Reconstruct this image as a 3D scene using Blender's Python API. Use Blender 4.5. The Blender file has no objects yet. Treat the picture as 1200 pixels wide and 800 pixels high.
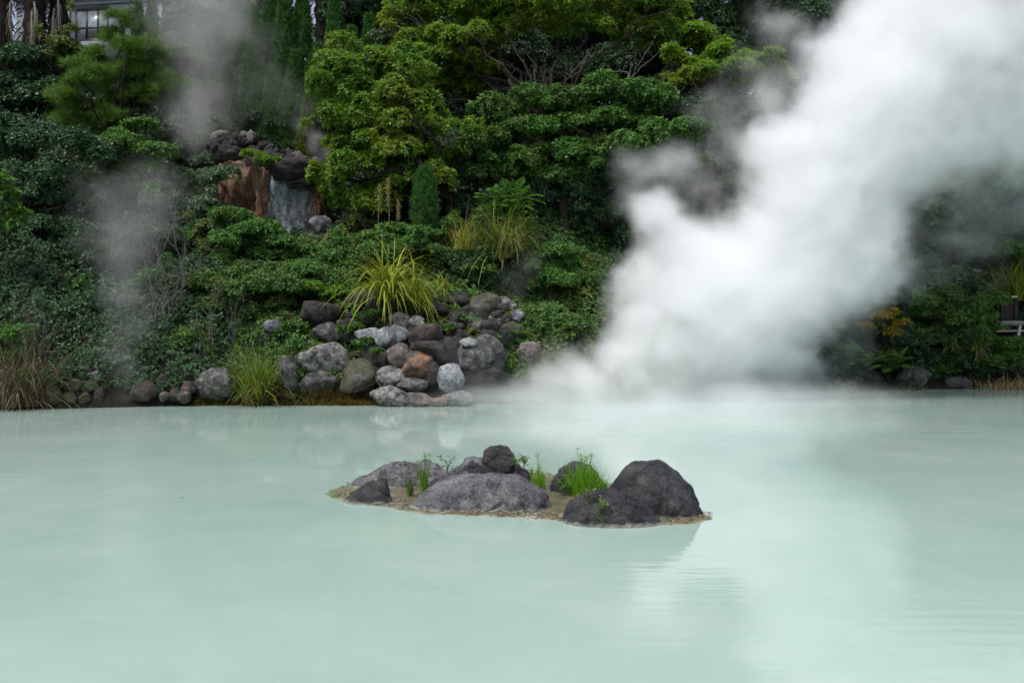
import bpy, math, random
import numpy as np
from mathutils import noise as mnoise, Vector

RNG = np.random.default_rng(11)
random.seed(11)
scene = bpy.context.scene
COL = scene.collection

# ------------------------------------------------------------------ camera model of the place
EYE = 2.6          # eye height above the pond
FOC = 1167.0       # focal length in photo pixels (1200 wide)
HOR = 380.0        # photo row of the horizon
def px2(px, py, Y):
    return np.array([(px - 600.0) / FOC * Y, Y, EYE - (py - HOR) / FOC * Y])
def onwater(px, py):
    Y = FOC * EYE / (py - HOR)
    return np.array([(px - 600.0) / FOC * Y, Y, 0.0])

# ------------------------------------------------------------------ terrain
SX = np.array([-120., -40., -22., -15.6, -9., -2.9, 1.5, 6., 9., 12.8, 20.8, 34., 60., 120.])
SY = np.array([20., 24., 28., 30.3, 32.2, 32.2, 33.0, 35.5, 37.6, 39.4, 40.5, 38., 30., 20.])
PD = np.array([-60., -3., -1., -0.05, 0.35, 1.2, 2.2, 4., 8., 15., 25., 34., 50., 90., 400.])
PZ = np.array([-1.4, -1.3, -0.5, -0.1, 0.45, 1.25, 2.2, 3.7, 6.1, 10.2, 15.4, 18.6, 20., 24., 40.])
def hill(x, y):
    x = np.asarray(x, float); y = np.asarray(y, float)
    d = y - np.interp(x, SX, SY)
    k = np.interp(x, [-30., 4., 12., 30.], [1., 1., 0.72, 0.72])
    z = np.interp(d, PD, PZ)
    z = np.where(z > 0, z * k, z)
    z = z + np.where(d > 1.5, 0.25 * np.sin(x * 0.9 + y * 0.31) + 0.18 * np.sin(x * 1.7 - y * 1.1), 0) * np.clip((d - 1.5) / 4, 0, 1)
    near = np.interp(y, [-400., 0.0, 3.0, 4.5, 6.0], [1.6, 1.1, 0.7, -0.6, -1.4])
    return np.where(y < 6.0, near, z)
def hit(px, py):
    Y = 26.0
    while Y < 140:
        p = px2(px, py, Y)
        if p[2] <= float(hill(p[0], p[1])):
            return p
        Y += 0.05
    return px2(px, py, 70.0)

# ------------------------------------------------------------------ bookkeeping
def tag(o, label=None, cat=None, group=None, kind=None):
    if label: o['label'] = label
    if cat: o['category'] = cat
    if group: o['group'] = group
    if kind: o['kind'] = kind
    return o
def link(name, me, mat, parent=None):
    o = bpy.data.objects.new(name, me)
    COL.objects.link(o)
    if mat is not None and me is not None:
        for m in (mat if isinstance(mat, (list, tuple)) else [mat]):
            me.materials.append(m)
    if parent is not None: o.parent = parent
    return o
def empty(name, loc, label, cat, group=None):
    o = bpy.data.objects.new(name, None)
    o.empty_display_size = 0.2
    COL.objects.link(o)
    o.location = [float(v) for v in loc]
    return tag(o, label, cat, group)
def np_mesh(name, V, F, smooth=False):
    """V (n,3); F (m,k) array, k = 3 or 4"""
    me = bpy.data.meshes.new(name)
    V = np.ascontiguousarray(V, np.float32); F = np.ascontiguousarray(F, np.int32)
    me.vertices.add(len(V)); me.vertices.foreach_set('co', V.ravel())
    me.loops.add(F.size); me.loops.foreach_set('vertex_index', F.ravel())
    me.polygons.add(len(F))
    me.polygons.foreach_set('loop_start', np.arange(0, F.size, F.shape[1], dtype=np.int32))
    if smooth: me.polygons.foreach_set('use_smooth', np.ones(len(F), bool))
    me.update(calc_edges=True)
    return me
class Acc:
    """collects quads"""
    def __init__(s): s.V = []; s.F = []; s.n = 0
    def add(s, V, F):
        if len(V) == 0: return
        s.V.append(np.asarray(V, float)); s.F.append(np.asarray(F, int) + s.n); s.n += len(V)
    def mesh(s, name, off=(0, 0, 0), smooth=False):
        if not s.V: return np_mesh(name, np.zeros((4, 3)), np.array([[0, 1, 2, 3]]))
        return np_mesh(name, np.concatenate(s.V) - np.asarray(off), np.concatenate(s.F), smooth)
def nrm(a):
    return a / np.maximum(np.linalg.norm(a, axis=-1, keepdims=True), 1e-9)
def basis(N):
    h = np.where(np.abs(N[:, 2:3]) < 0.9, np.array([[0, 0, 1.]]), np.array([[1., 0, 0]]))
    U = nrm(np.cross(h, N)); return U, np.cross(N, U)

# ------------------------------------------------------------------ materials
def new_mat(name):
    m = bpy.data.materials.new(name); m.use_nodes = True
    nt = m.node_tree; nt.nodes.clear()
    return m, nt, nt.nodes.new('ShaderNodeOutputMaterial')
def N(nt, t, **kw):
    n = nt.nodes.new(t)
    for k, v in kw.items(): setattr(n, k, v)
    return n
def ramp(nt, stops, fac=None):
    r = N(nt, 'ShaderNodeValToRGB')
    e = r.color_ramp.elements
    while len(e) < len(stops): e.new(0.5)
    for i, (p, c) in enumerate(stops):
        e[i].position = p; e[i].color = (c[0], c[1], c[2], 1) if isinstance(c, (list, tuple)) else (c, c, c, 1)
    if fac is not None: nt.links.new(fac, r.inputs[0])
    return r.outputs[0]
def noise(nt, co, scale, detail=4, rough=0.55, out=0):
    n = N(nt, 'ShaderNodeTexNoise'); n.inputs['Scale'].default_value = scale
    n.inputs['Detail'].default_value = detail; n.inputs['Roughness'].default_value = rough
    if co is not None: nt.links.new(co, n.inputs['Vector'])
    return n.outputs[out]
def mix(nt, a, b, fac, mode='MIX'):
    m = N(nt, 'ShaderNodeMix', data_type='RGBA', blend_type=mode)
    for s, v in ((0, fac), (6, a), (7, b)):
        if hasattr(v, 'is_linked'): nt.links.new(v, m.inputs[s])
        elif s == 0: m.inputs[0].default_value = v
        else: m.inputs[s].default_value = (v[0], v[1], v[2], 1)
    return m.outputs[2]
def math_(nt, op, a, b=None, clamp=False):
    m = N(nt, 'ShaderNodeMath', operation=op); m.use_clamp = clamp
    for i, v in enumerate((a, b)):
        if v is None: continue
        if hasattr(v, 'is_linked'): nt.links.new(v, m.inputs[i])
        else: m.inputs[i].default_value = v
    return m.outputs[0]
def bump(nt, h, strength, dist):
    b = N(nt, 'ShaderNodeBump'); b.inputs['Strength'].default_value = strength; b.inputs['Distance'].default_value = dist
    nt.links.new(h, b.inputs['Height']); return b.outputs[0]
def bsdf(nt, col, rough=0.8, normal=None, spec=0.5):
    p = N(nt, 'ShaderNodeBsdfPrincipled')
    if hasattr(col, 'is_linked'): nt.links.new(col, p.inputs['Base Color'])
    else: p.inputs['Base Color'].default_value = (*col, 1)
    if hasattr(rough, 'is_linked'): nt.links.new(rough, p.inputs['Roughness'])
    else: p.inputs['Roughness'].default_value = rough
    p.inputs['Specular IOR Level'].default_value = spec
    if normal is not None: nt.links.new(normal, p.inputs['Normal'])
    return p.outputs[0]

def leaf_mat(name, cols, young=None, young_amt=0.0, rough=0.42, trans=0.3, spec=0.5, patch=0.6, lift=1.0):
    """cols: dark, mid, light leaf colours spread leaf by leaf; young: colour of fresh leaves in patches"""
    cols = [tuple(v * lift * 1.2 * w for v, w in zip(c, (1.0, 1.0, 0.85))) for c in cols]
    rough = min(0.8, rough + 0.12); spec *= 0.55
    m, nt, out = new_mat(name)
    g = N(nt, 'ShaderNodeNewGeometry')
    tc = N(nt, 'ShaderNodeTexCoord')
    c = ramp(nt, [(0.0, cols[0]), (0.5, cols[1]), (1.0, cols[2])], g.outputs['Random Per Island'])
    if young is not None:
        nz = noise(nt, tc.outputs['Object'], patch, 3)
        r2 = math_(nt, 'ADD', nz, math_(nt, 'MULTIPLY', g.outputs['Random Per Island'], 0.16))
        f = ramp(nt, [(0.62 - 0.2 * young_amt, 0.0), (0.74 - 0.2 * young_amt, 1.0)], r2)
        c = mix(nt, c, young, f)
    p = bsdf(nt, c, rough, None, spec)
    t = N(nt, 'ShaderNodeBsdfTranslucent')
    nt.links.new(mix(nt, c, (0.75, 1.0, 0.3), 0.35, 'MULTIPLY'), t.inputs[0])
    ms = N(nt, 'ShaderNodeMixShader'); ms.inputs[0].default_value = trans
    nt.links.new(p, ms.inputs[1]); nt.links.new(t.outputs[0], ms.inputs[2])
    nt.links.new(ms.outputs[0], out.inputs[0])
    return m

def rock_mat(name, base, dark, patch=None, patch_amt=0.5, patch_scale=2.0, speck=0.3, moss=None, rim=None, bscale=1.0, spot=(0.42, 0.42, 0.40), bdist=0.05):
    m, nt, out = new_mat(name)
    tc = N(nt, 'ShaderNodeTexCoord'); oi = N(nt, 'ShaderNodeObjectInfo')
    off = N(nt, 'ShaderNodeVectorMath', operation='ADD')
    nt.links.new(tc.outputs['Object'], off.inputs[0])
    sc = N(nt, 'ShaderNodeVectorMath', operation='SCALE'); sc.inputs[0].default_value = (37, 91, 53)
    nt.links.new(oi.outputs['Random'], sc.inputs['Scale']); nt.links.new(sc.outputs[0], off.inputs[1])
    co = off.outputs[0]
    n1 = noise(nt, co, 3.0 * bscale, 9, 0.72)
    c = mix(nt, dark, base, ramp(nt, [(0.40, 0.0), (0.60, 1.0)], n1))
    if patch is not None:      # lichen and mineral bloom, soft and grainy
        n2 = noise(nt, co, patch_scale, 9, 0.74)
        c = mix(nt, c, patch, ramp(nt, [(0.62 - 0.3 * patch_amt, 0.0), (0.82 - 0.3 * patch_amt, 0.95)], n2))
    n3 = noise(nt, co, 22 * bscale, 6, 0.75)
    c = mix(nt, c, (0.012, 0.012, 0.013), math_(nt, 'MULTIPLY', ramp(nt, [(0.34, 1.0), (0.52, 0.0)], n3), 0.8))
    n4 = noise(nt, co, 34 * bscale, 4, 0.7)
    c = mix(nt, c, spot, math_(nt, 'MULTIPLY', ramp(nt, [(0.54, 0.0), (0.72, 1.0)], n4), speck))
    if moss is not None:
        n5 = noise(nt, co, 3.5, 7, 0.7)
        c = mix(nt, c, moss, ramp(nt, [(0.42, 0.0), (0.60, 0.9)], n5))
    if rim is not None:       # mineral crust left by the pond along the waterline
        gp = N(nt, 'ShaderNodeNewGeometry'); sp = N(nt, 'ShaderNodeSeparateXYZ')
        nt.links.new(gp.outputs['Position'], sp.inputs[0])
        zz = math_(nt, 'ADD', sp.outputs[2], math_(nt, 'MULTIPLY', math_(nt, 'SUBTRACT', noise(nt, co, 7, 4), 0.5), 0.16))
        c = mix(nt, c, rim, ramp(nt, [(0.0, 0.95), (0.022, 0.7), (0.055, 0.0)], zz))
    hgt = math_(nt, 'ADD', math_(nt, 'MULTIPLY', n1, 2.2), n3)
    nt.links.new(bsdf(nt, c, 0.8, bump(nt, hgt, 1.0, bdist), 0.35), out.inputs[0])
    return m
def bark_mat(name, a, b, scale=6):
    m, nt, out = new_mat(name)
    tc = N(nt, 'ShaderNodeTexCoord')
    mp = N(nt, 'ShaderNodeMapping'); mp.inputs['Scale'].default_value = (scale, scale, scale * 0.3)
    nt.links.new(tc.outputs['Object'], mp.inputs[0])
    n1 = noise(nt, mp.outputs[0], 3, 6, 0.7)
    c = mix(nt, a, b, ramp(nt, [(0.35, 0.0), (0.65, 1.0)], n1))
    nt.links.new(bsdf(nt, c, 0.9, bump(nt, n1, 0.8, 0.03), 0.2), out.inputs[0])
    return m
def plain_mat(name, col, rough=0.7, spec=0.4, var=0.25, scale=4):
    m, nt, out = new_mat(name)
    tc = N(nt, 'ShaderNodeTexCoord')
    n1 = noise(nt, tc.outputs['Object'], scale, 6, 0.65)
    c = mix(nt, tuple(v * (1 - var) for v in col), tuple(min(1, v * (1 + var)) for v in col), ramp(nt, [(0.35, 0.0), (0.65, 1.0)], n1))
    nt.links.new(bsdf(nt, c, rough, bump(nt, n1, 0.2, 0.02), spec), out.inputs[0])
    return m

LM = {
 'bright':  leaf_mat('bright_leaf', [(0.030, 0.078, 0.010), (0.062, 0.145, 0.016), (0.115, 0.215, 0.022)], (0.20, 0.28, 0.03), 0.35, 0.38, 0.4, 0.55, lift=1.4),
 'yellow':  leaf_mat('yellow_green_leaf', [(0.055, 0.120, 0.014), (0.100, 0.200, 0.020), (0.165, 0.275, 0.030)], (0.24, 0.31, 0.035), 0.5, 0.42, 0.55, 0.5, lift=1.25),
 'mid':     leaf_mat('mid_green_leaf', [(0.018, 0.055, 0.014), (0.036, 0.090, 0.020), (0.065, 0.130, 0.025)], (0.10, 0.16, 0.03), 0.1, 0.40, 0.3, 0.5, lift=1.9),
 'dark':    leaf_mat('dark_evergreen_leaf', [(0.010, 0.030, 0.013), (0.018, 0.050, 0.020), (0.034, 0.075, 0.026)], None, 0, 0.36, 0.2, 0.5, lift=1.35),
 'glossy':  leaf_mat('glossy_leaf', [(0.012, 0.040, 0.018), (0.022, 0.062, 0.026), (0.042, 0.095, 0.034)], None, 0, 0.26, 0.2, 0.7, lift=1.3),
 'grey':    leaf_mat('grey_green_leaf', [(0.035, 0.070, 0.040), (0.060, 0.105, 0.058), (0.10, 0.15, 0.085)], None, 0, 0.36, 0.25, 0.6, lift=1.25),
 'olive':   leaf_mat('olive_leaf', [(0.06, 0.085, 0.028), (0.10, 0.13, 0.04), (0.15, 0.18, 0.06)], None, 0, 0.4, 0.3, 0.5, lift=1.1),
 'pine':    leaf_mat('pine_needle', [(0.034, 0.080, 0.014), (0.064, 0.130, 0.022), (0.105, 0.175, 0.03)], None, 0, 0.45, 0.25, 0.4, lift=1.4),
 'cypress': leaf_mat('cypress_spray', [(0.016, 0.052, 0.018), (0.032, 0.085, 0.024), (0.056, 0.120, 0.030)], None, 0, 0.5, 0.3, 0.3, lift=1.7),
 'cypresy': leaf_mat('yellowing_cypress_spray', [(0.05, 0.085, 0.015), (0.085, 0.13, 0.02), (0.13, 0.17, 0.03)], None, 0, 0.5, 0.3, 0.3),
 'ivy':     leaf_mat('ivy_leaf', [(0.014, 0.044, 0.014), (0.030, 0.078, 0.018), (0.070, 0.125, 0.024)], (0.12, 0.16, 0.025), 0.15, 0.38, 0.25, 0.5, lift=1.7),
 'fern':    leaf_mat('fern_leaf', [(0.040, 0.110, 0.022), (0.070, 0.165, 0.030), (0.110, 0.220, 0.040)], None, 0, 0.42, 0.4, 0.4),
 'grass':   leaf_mat('grass_blade', [(0.045, 0.095, 0.018), (0.085, 0.150, 0.025), (0.14, 0.20, 0.04)], (0.26, 0.24, 0.08), 0.0, 0.45, 0.35, 0.4),
 'sedge':   leaf_mat('fresh_sedge_blade', [(0.09, 0.22, 0.015), (0.14, 0.32, 0.02), (0.22, 0.42, 0.04)], None, 0, 0.45, 0.45, 0.4),
 'ygrass':  leaf_mat('golden_grass_blade', [(0.13, 0.17, 0.02), (0.26, 0.28, 0.03), (0.42, 0.42, 0.07)], None, 0, 0.45, 0.35, 0.4),
 'straw':   leaf_mat('dry_straw_blade', [(0.16, 0.12, 0.065), (0.27, 0.21, 0.12), (0.40, 0.33, 0.20)], None, 0, 0.7, 0.2, 0.2),
 'drygrey': leaf_mat('withered_blade', [(0.06, 0.045, 0.03), (0.11, 0.085, 0.06), (0.20, 0.165, 0.12)], None, 0, 0.8, 0.15, 0.2),
 'amber':   leaf_mat('amber_leaf', [(0.20, 0.16, 0.015), (0.36, 0.22, 0.015), (0.44, 0.30, 0.02)], (0.10, 0.15, 0.02), 0.2, 0.45, 0.35, 0.4, 3.0),
 'rust':    leaf_mat('rusty_moss_tuft', [(0.05, 0.025, 0.012), (0.11, 0.055, 0.018), (0.10, 0.10, 0.02)], (0.07, 0.10, 0.02), 0.3, 0.7, 0.2, 0.2, 1.5),
}
BARK = bark_mat('grey_brown_bark', (0.028, 0.023, 0.018), (0.075, 0.063, 0.052))
BARKD = bark_mat('dark_bark', (0.012, 0.010, 0.008), (0.035, 0.028, 0.022))
TWIG = bark_mat('pale_dead_wood', (0.07, 0.064, 0.057), (0.16, 0.148, 0.13), 10)
FROND = bark_mat('dead_frond_fibre', (0.16, 0.15, 0.13), (0.32, 0.30, 0.26), 10)
DFIB = bark_mat('dark_palm_fibre', (0.007, 0.006, 0.005), (0.024, 0.019, 0.015), 10)

RM = {
 'basalt': rock_mat('dark_basalt', (0.088, 0.086, 0.092), (0.018, 0.018, 0.021), patch=(0.17, 0.16, 0.155), patch_amt=0.28, patch_scale=1.6, speck=0.35, rim=(0.42, 0.41, 0.35), spot=(0.20, 0.20, 0.21), bdist=0.06, bscale=1.2),
 'basaltp': rock_mat('grey_basalt', (0.21, 0.21, 0.22), (0.042, 0.043, 0.048), patch=(0.40, 0.40, 0.40), patch_amt=0.42, patch_scale=2.2, speck=0.55, rim=(0.5, 0.48, 0.42), bdist=0.06, bscale=1.2),
 'grey': rock_mat('grey_stone', (0.115, 0.112, 0.11), (0.022, 0.021, 0.021), patch=(0.33, 0.325, 0.31), patch_amt=0.42, patch_scale=4.5, speck=0.4),
 'lichen': rock_mat('lichened_stone', (0.14, 0.135, 0.125), (0.022, 0.021, 0.020), patch=(0.52, 0.51, 0.49), patch_amt=0.55, patch_scale=4.5, speck=0.5),
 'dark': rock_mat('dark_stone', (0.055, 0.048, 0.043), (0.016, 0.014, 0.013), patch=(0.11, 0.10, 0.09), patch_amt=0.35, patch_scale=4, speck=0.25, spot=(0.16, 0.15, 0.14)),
 'white': rock_mat('white_crusted_stone', (0.30, 0.32, 0.35), (0.07, 0.075, 0.088), patch=(0.56, 0.58, 0.60), patch_amt=0.6, patch_scale=3.5, speck=0.4, spot=(0.6, 0.6, 0.6)),
 'orange': rock_mat('iron_orange_stone', (0.16, 0.125, 0.11), (0.045, 0.038, 0.035), patch=(0.50, 0.24, 0.13), patch_amt=0.62, patch_scale=2.2, speck=0.4),
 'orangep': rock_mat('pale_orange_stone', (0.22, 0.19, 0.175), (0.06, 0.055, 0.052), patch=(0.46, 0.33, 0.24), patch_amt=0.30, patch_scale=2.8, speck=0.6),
 'rust': rock_mat('rusty_stone', (0.095, 0.07, 0.058), (0.028, 0.022, 0.02), patch=(0.17, 0.13, 0.11), patch_amt=0.4, patch_scale=3, speck=0.3),
 'lav': rock_mat('lavender_grey_stone', (0.19, 0.19, 0.215), (0.055, 0.055, 0.066), patch=(0.34, 0.34, 0.37), patch_amt=0.45, patch_scale=3.5, speck=0.4),
 'moss': rock_mat('mossy_stone', (0.12, 0.11, 0.095), (0.035, 0.032, 0.028), patch=(0.27, 0.26, 0.22), patch_amt=0.4, patch_scale=4, speck=0.3, moss=(0.055, 0.062, 0.018)),
 'olive': rock_mat('olive_stained_stone', (0.11, 0.105, 0.05), (0.036, 0.036, 0.020), speck=0.2, moss=(0.085, 0.095, 0.035)),
 'clinker': rock_mat('dark_clinker', (0.050, 0.041, 0.042), (0.013, 0.011, 0.012), patch=(0.11, 0.088, 0.088), patch_amt=0.3, patch_scale=4, speck=0.2, spot=(0.14, 0.12, 0.12)),
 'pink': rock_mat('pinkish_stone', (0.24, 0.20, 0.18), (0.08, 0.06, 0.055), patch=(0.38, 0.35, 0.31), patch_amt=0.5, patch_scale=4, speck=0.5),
}

# ------------------------------------------------------------------ shape makers
def tube(P, R, sides=6):
    """tapered tube along polyline P (n,3) with radii R"""
    P = np.asarray(P, float); R = np.asarray(R, float); n = len(P)
    T = np.gradient(P, axis=0); T = nrm(T); U, W = basis(T)
    for i in range(1, n):      # keep frames from flipping
        u = U[i - 1] - T[i] * np.dot(U[i - 1], T[i]); U[i] = u / max(np.linalg.norm(u), 1e-9); W[i] = np.cross(T[i], U[i])
    a = np.arange(sides) * 2 * np.pi / sides
    ring = P[:, None] + R[:, None, None] * (np.cos(a)[None, :, None] * U[:, None] + np.sin(a)[None, :, None] * W[:, None])
    V = ring.reshape(-1, 3); F = []
    for i in range(n - 1):
        for j in range(sides):
            k = (j + 1) % sides
            F.append((i * sides + j, i * sides + k, (i + 1) * sides + k, (i + 1) * sides + j))
    e = len(V)
    V = np.concatenate([V, P[:1], P[-1:]])
    for j in range(0, sides, 1):
        k = (j + 1) % sides
        F.append((e, k, j, j)) if False else None
    return V, np.array(F)
def wander(a, b, n, amp, sag=0.0):
    a = np.asarray(a, float); b = np.asarray(b, float)
    t = np.linspace(0, 1, n)[:, None]
    P = a + (b - a) * t
    L = np.linalg.norm(b - a)
    P[1:-1] += RNG.normal(0, amp * L, (n - 2, 3))
    P[:, 2] += (sag * L * np.sin(np.pi * t[:, 0]))
    return P
def leaves(T, Nn, k, L, W, tilt=(50, 95), fold=0.12, jit=0.35, droop=0.1):
    """k leaves in a rosette at every tuft T with axis Nn"""
    nt = len(T); n = nt * k
    T = np.repeat(T, k, 0); A = np.repeat(nrm(Nn), k, 0)
    U, V = basis(A)
    ph = (np.tile(np.arange(k), nt) + np.repeat(RNG.uniform(0, 1, nt) * k, k) + RNG.uniform(-.4, .4, n)) * 2 * np.pi / k
    th = np.radians(RNG.uniform(*tilt, n))
    a = np.cos(th)[:, None] * A + np.sin(th)[:, None] * (np.cos(ph)[:, None] * U + np.sin(ph)[:, None] * V)
    a = nrm(a + RNG.normal(0, jit * 0.4, (n, 3)))
    b = nrm(A - a * (A * a).sum(1, keepdims=True) + RNG.normal(0, jit, (n, 3)))
    b = nrm(b - a * (b * a).sum(1, keepdims=True))
    s = np.cross(a, b)
    l = (L * RNG.uniform(0.65, 1.25, n))[:, None]; w = (W * RNG.uniform(0.7, 1.2, n))[:, None]
    T = T + a * l * 0.08 + RNG.normal(0, 0.12 * L, (n, 3))
    v0 = T; v2 = T + a * l; v2[:, 2] -= droop * l[:, 0]
    m = T + a * l * 0.5 + b * fold * w
    v1 = m + s * w * 0.5; v3 = m - s * w * 0.5
    Vv = np.stack([v0, v1, v2, v3], 1).reshape(-1, 3)
    return Vv, np.arange(n * 4).reshape(-1, 4)
def tuft_points(C, R, n, shell=(0.72, 1.05), up=0.45, low=-0.35, inner=0.0):
    """n tuft points over the ellipsoids C (m,3), radii R (m,3)"""
    C = np.asarray(C, float); R = np.asarray(R, float)
    area = (R[:, 0] * R[:, 1] + R[:, 0] * R[:, 2] + R[:, 1] * R[:, 2])
    idx = RNG.choice(len(C), n, p=area / area.sum())
    d = nrm(RNG.normal(0, 1, (n, 3)))
    flip = d[:, 2] < low; d[flip, 2] *= -1
    r = RNG.uniform(shell[0], shell[1], n)[:, None]
    P = C[idx] + d * R[idx] * r
    Nn = nrm(d / R[idx] * R[idx].min(1, keepdims=True) + np.array([0, 0, up]) + RNG.normal(0, 0.25, (n, 3)))
    return P, Nn
def blobs(c, rx, ry, rz, n, size=(0.28, 0.45), flat=0.75, top=False, seed=None):
    """n leaf clumps filling an ellipsoidal crown"""
    r = np.random.default_rng(seed) if seed is not None else RNG
    C = []; R = []
    for i in range(n):
        d = r.normal(0, 1, 3); d /= np.linalg.norm(d)
        if d[2] < -0.5: d[2] *= -0.6
        f = r.uniform(0.35, 0.82)
        s = r.uniform(*size)
        C.append(np.asarray(c) + d * np.array([rx, ry, rz]) * f)
        R.append(np.array([rx * s, max(ry * s, 0.6 * rx * s), max(rz, 0.5 * rx) * s * flat]))
    return np.array(C), np.array(R)
def blades(base, n, L, W, spread, droop, seg=5, r0=0.1, lean=(0, 0, 0), stiff=1.0):
    """arching grass blades from around base"""
    az = RNG.uniform(0, 2 * np.pi, n); sp = np.abs(RNG.normal(0, spread, n))
    l = L * RNG.uniform(0.45, 1.1, n)
    d0 = np.stack([np.cos(az) * np.sin(sp), np.sin(az) * np.sin(sp), np.cos(sp)], 1) + np.asarray(lean)
    d0 = nrm(d0)
    rr = r0 * np.sqrt(RNG.uniform(0, 1, n)); a2 = RNG.uniform(0, 2 * np.pi, n)
    P = np.asarray(base) + np.stack([rr * np.cos(a2), rr * np.sin(a2), 0 * rr], 1)
    h = nrm(np.stack([np.cos(az), np.sin(az), 0 * az], 1))
    side = np.stack([-np.sin(az + RNG.normal(0, .5, n)), np.cos(az), 0 * az], 1); side = nrm(side)
    dr = droop * RNG.uniform(0.5, 1.6, n)
    rows = []; D = d0.copy()
    for i in range(seg + 1):
        t = i / seg
        w = (W * (1 - t) ** 0.7 * (0.6 + 0.4 * min(1, t * 4)))
        rows.append(P - side * w * 0.5); rows.append(P + side * w * 0.5)
        D = nrm(D + np.stack([0 * dr, 0 * dr, -dr / seg * (0.4 + 1.6 * t)], 1) + h * (dr / seg * 0.35)[:, None])
        P = P + D * (l / seg)[:, None]
    V = np.stack(rows, 1); m = 2 * (seg + 1)
    F = np.array([(2 * i, 2 * i + 1, 2 * i + 3, 2 * i + 2) for i in range(seg)])
    Fa = (np.arange(n)[:, None, None] * m + F[None]).reshape(-1, 4)
    return V.reshape(-1, 3), Fa
def fronds(base, n, L, nl, ll, lw, rise, droop, lean=(0, 0, 0)):
    """pinnate fronds: returns leaflets"""
    acc = Acc()
    for i in range(n):
        az = RNG.uniform(0, 2 * np.pi); el = RNG.uniform(*rise)
        D = np.array([np.cos(az) * np.cos(el), np.sin(az) * np.cos(el), np.sin(el)]) + np.asarray(lean); D /= np.linalg.norm(D)
        P = np.asarray(base, float).copy(); l = L * RNG.uniform(0.7, 1.15)
        pts = []; dirs = []
        for k in range(nl):
            D = D + np.array([0, 0, -droop / nl * (k / nl) * 2]); D /= np.linalg.norm(D)
            P = P + D * l / nl
            if k > nl * 0.15: pts.append(P.copy()); dirs.append(D.copy())
        pts = np.array(pts); dirs = np.array(dirs)
        sd = nrm(np.cross(dirs, np.array([0, 0, 1.])))
        up = nrm(np.cross(sd, dirs))
        t = np.linspace(0, 1, len(pts)); s = np.sin(np.pi * np.clip(t * 0.9 + 0.12, 0, 1))[:, None]
        for sg in (1, -1):
            a = nrm(sd * sg + dirs * 0.55 - up * 0.15 + RNG.normal(0, .08, pts.shape))
            w = dirs * lw * 0.5
            m = pts + a * ll * s * 0.5
            V = np.stack([pts, m + w, pts + a * ll * s - up * 0.1 * ll, m - w], 1).reshape(-1, 3)
            acc.add(V, np.arange(len(pts) * 4).reshape(-1, 4))
        W0 = 0.012
        P0 = np.concatenate([[np.asarray(base, float)], pts])
        acc.add(*tube(P0, np.linspace(W0, W0 * 0.4, len(P0)), 3))
    return acc

def rock_geo(w, d, h, seed, sub=4, facet=0.8, rough=0.10, tilt=0.0):
    """boulder that fills a box w x d x h, centred on its middle"""
    bpy_me = ICO[sub]
    U = bpy_me[0]; F = bpy_me[1]
    r = np.random.default_rng(seed)
    pl = nrm(r.normal(0, 1, (16, 3))); dist = r.uniform(0.55, 0.92, 16)
    dots = U @ pl.T
    rad = np.where(dots > 0.05, dist / np.maximum(dots, 0.05), 9.0)
    k = 34.0
    soft = -np.log(np.exp(-k * rad).sum(1) + np.exp(-k * 1.06)) / k
    rad = facet * soft + (1 - facet) * 1.0
    o = r.uniform(-50, 50, 3)
    nz = np.array([mnoise.fractal(Vector(u * 1.6 + o), 0.9, 2.1, 5) for u in U])
    nf = np.array([mnoise.noise(Vector(u * 9.0 + o)) for u in U])
    vv = np.array([mnoise.voronoi(Vector(u * 1.9 + o))[0] for u in U])
    rg = np.array([1 - abs(mnoise.noise(Vector(u * 2.3 - o))) for u in U])
    P = U * (rad * (1 + rough * nz + 0.022 * nf + 0.09 * (rg - 0.8) + 0.10 * (np.clip(vv[:, 1] - vv[:, 0], 0, .5) - .25)))[:, None]
    lo, hi = P.min(0), P.max(0)
    P = (P - (lo + hi) / 2) / (hi - lo) * np.array([w, d, h])
    if tilt:
        c, s = math.cos(tilt), math.sin(tilt)
        P = P @ np.array([[c, 0, -s], [0, 1, 0], [s, 0, c]])
        lo, hi = P.min(0), P.max(0)
        P = (P - (lo + hi) / 2) / (hi - lo) * np.array([w, d, h])
    return P, F
ICO = {}
def make_ico():
    import bmesh
    for s in (3, 4, 5):
        bm = bmesh.new(); bmesh.ops.create_icosphere(bm, subdivisions=s, radius=1)
        ICO[s] = (np.array([v.co[:] for v in bm.verts]), np.array([[v.index for v in f.verts] for f in bm.faces])); bm.free()
make_ico()
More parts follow.
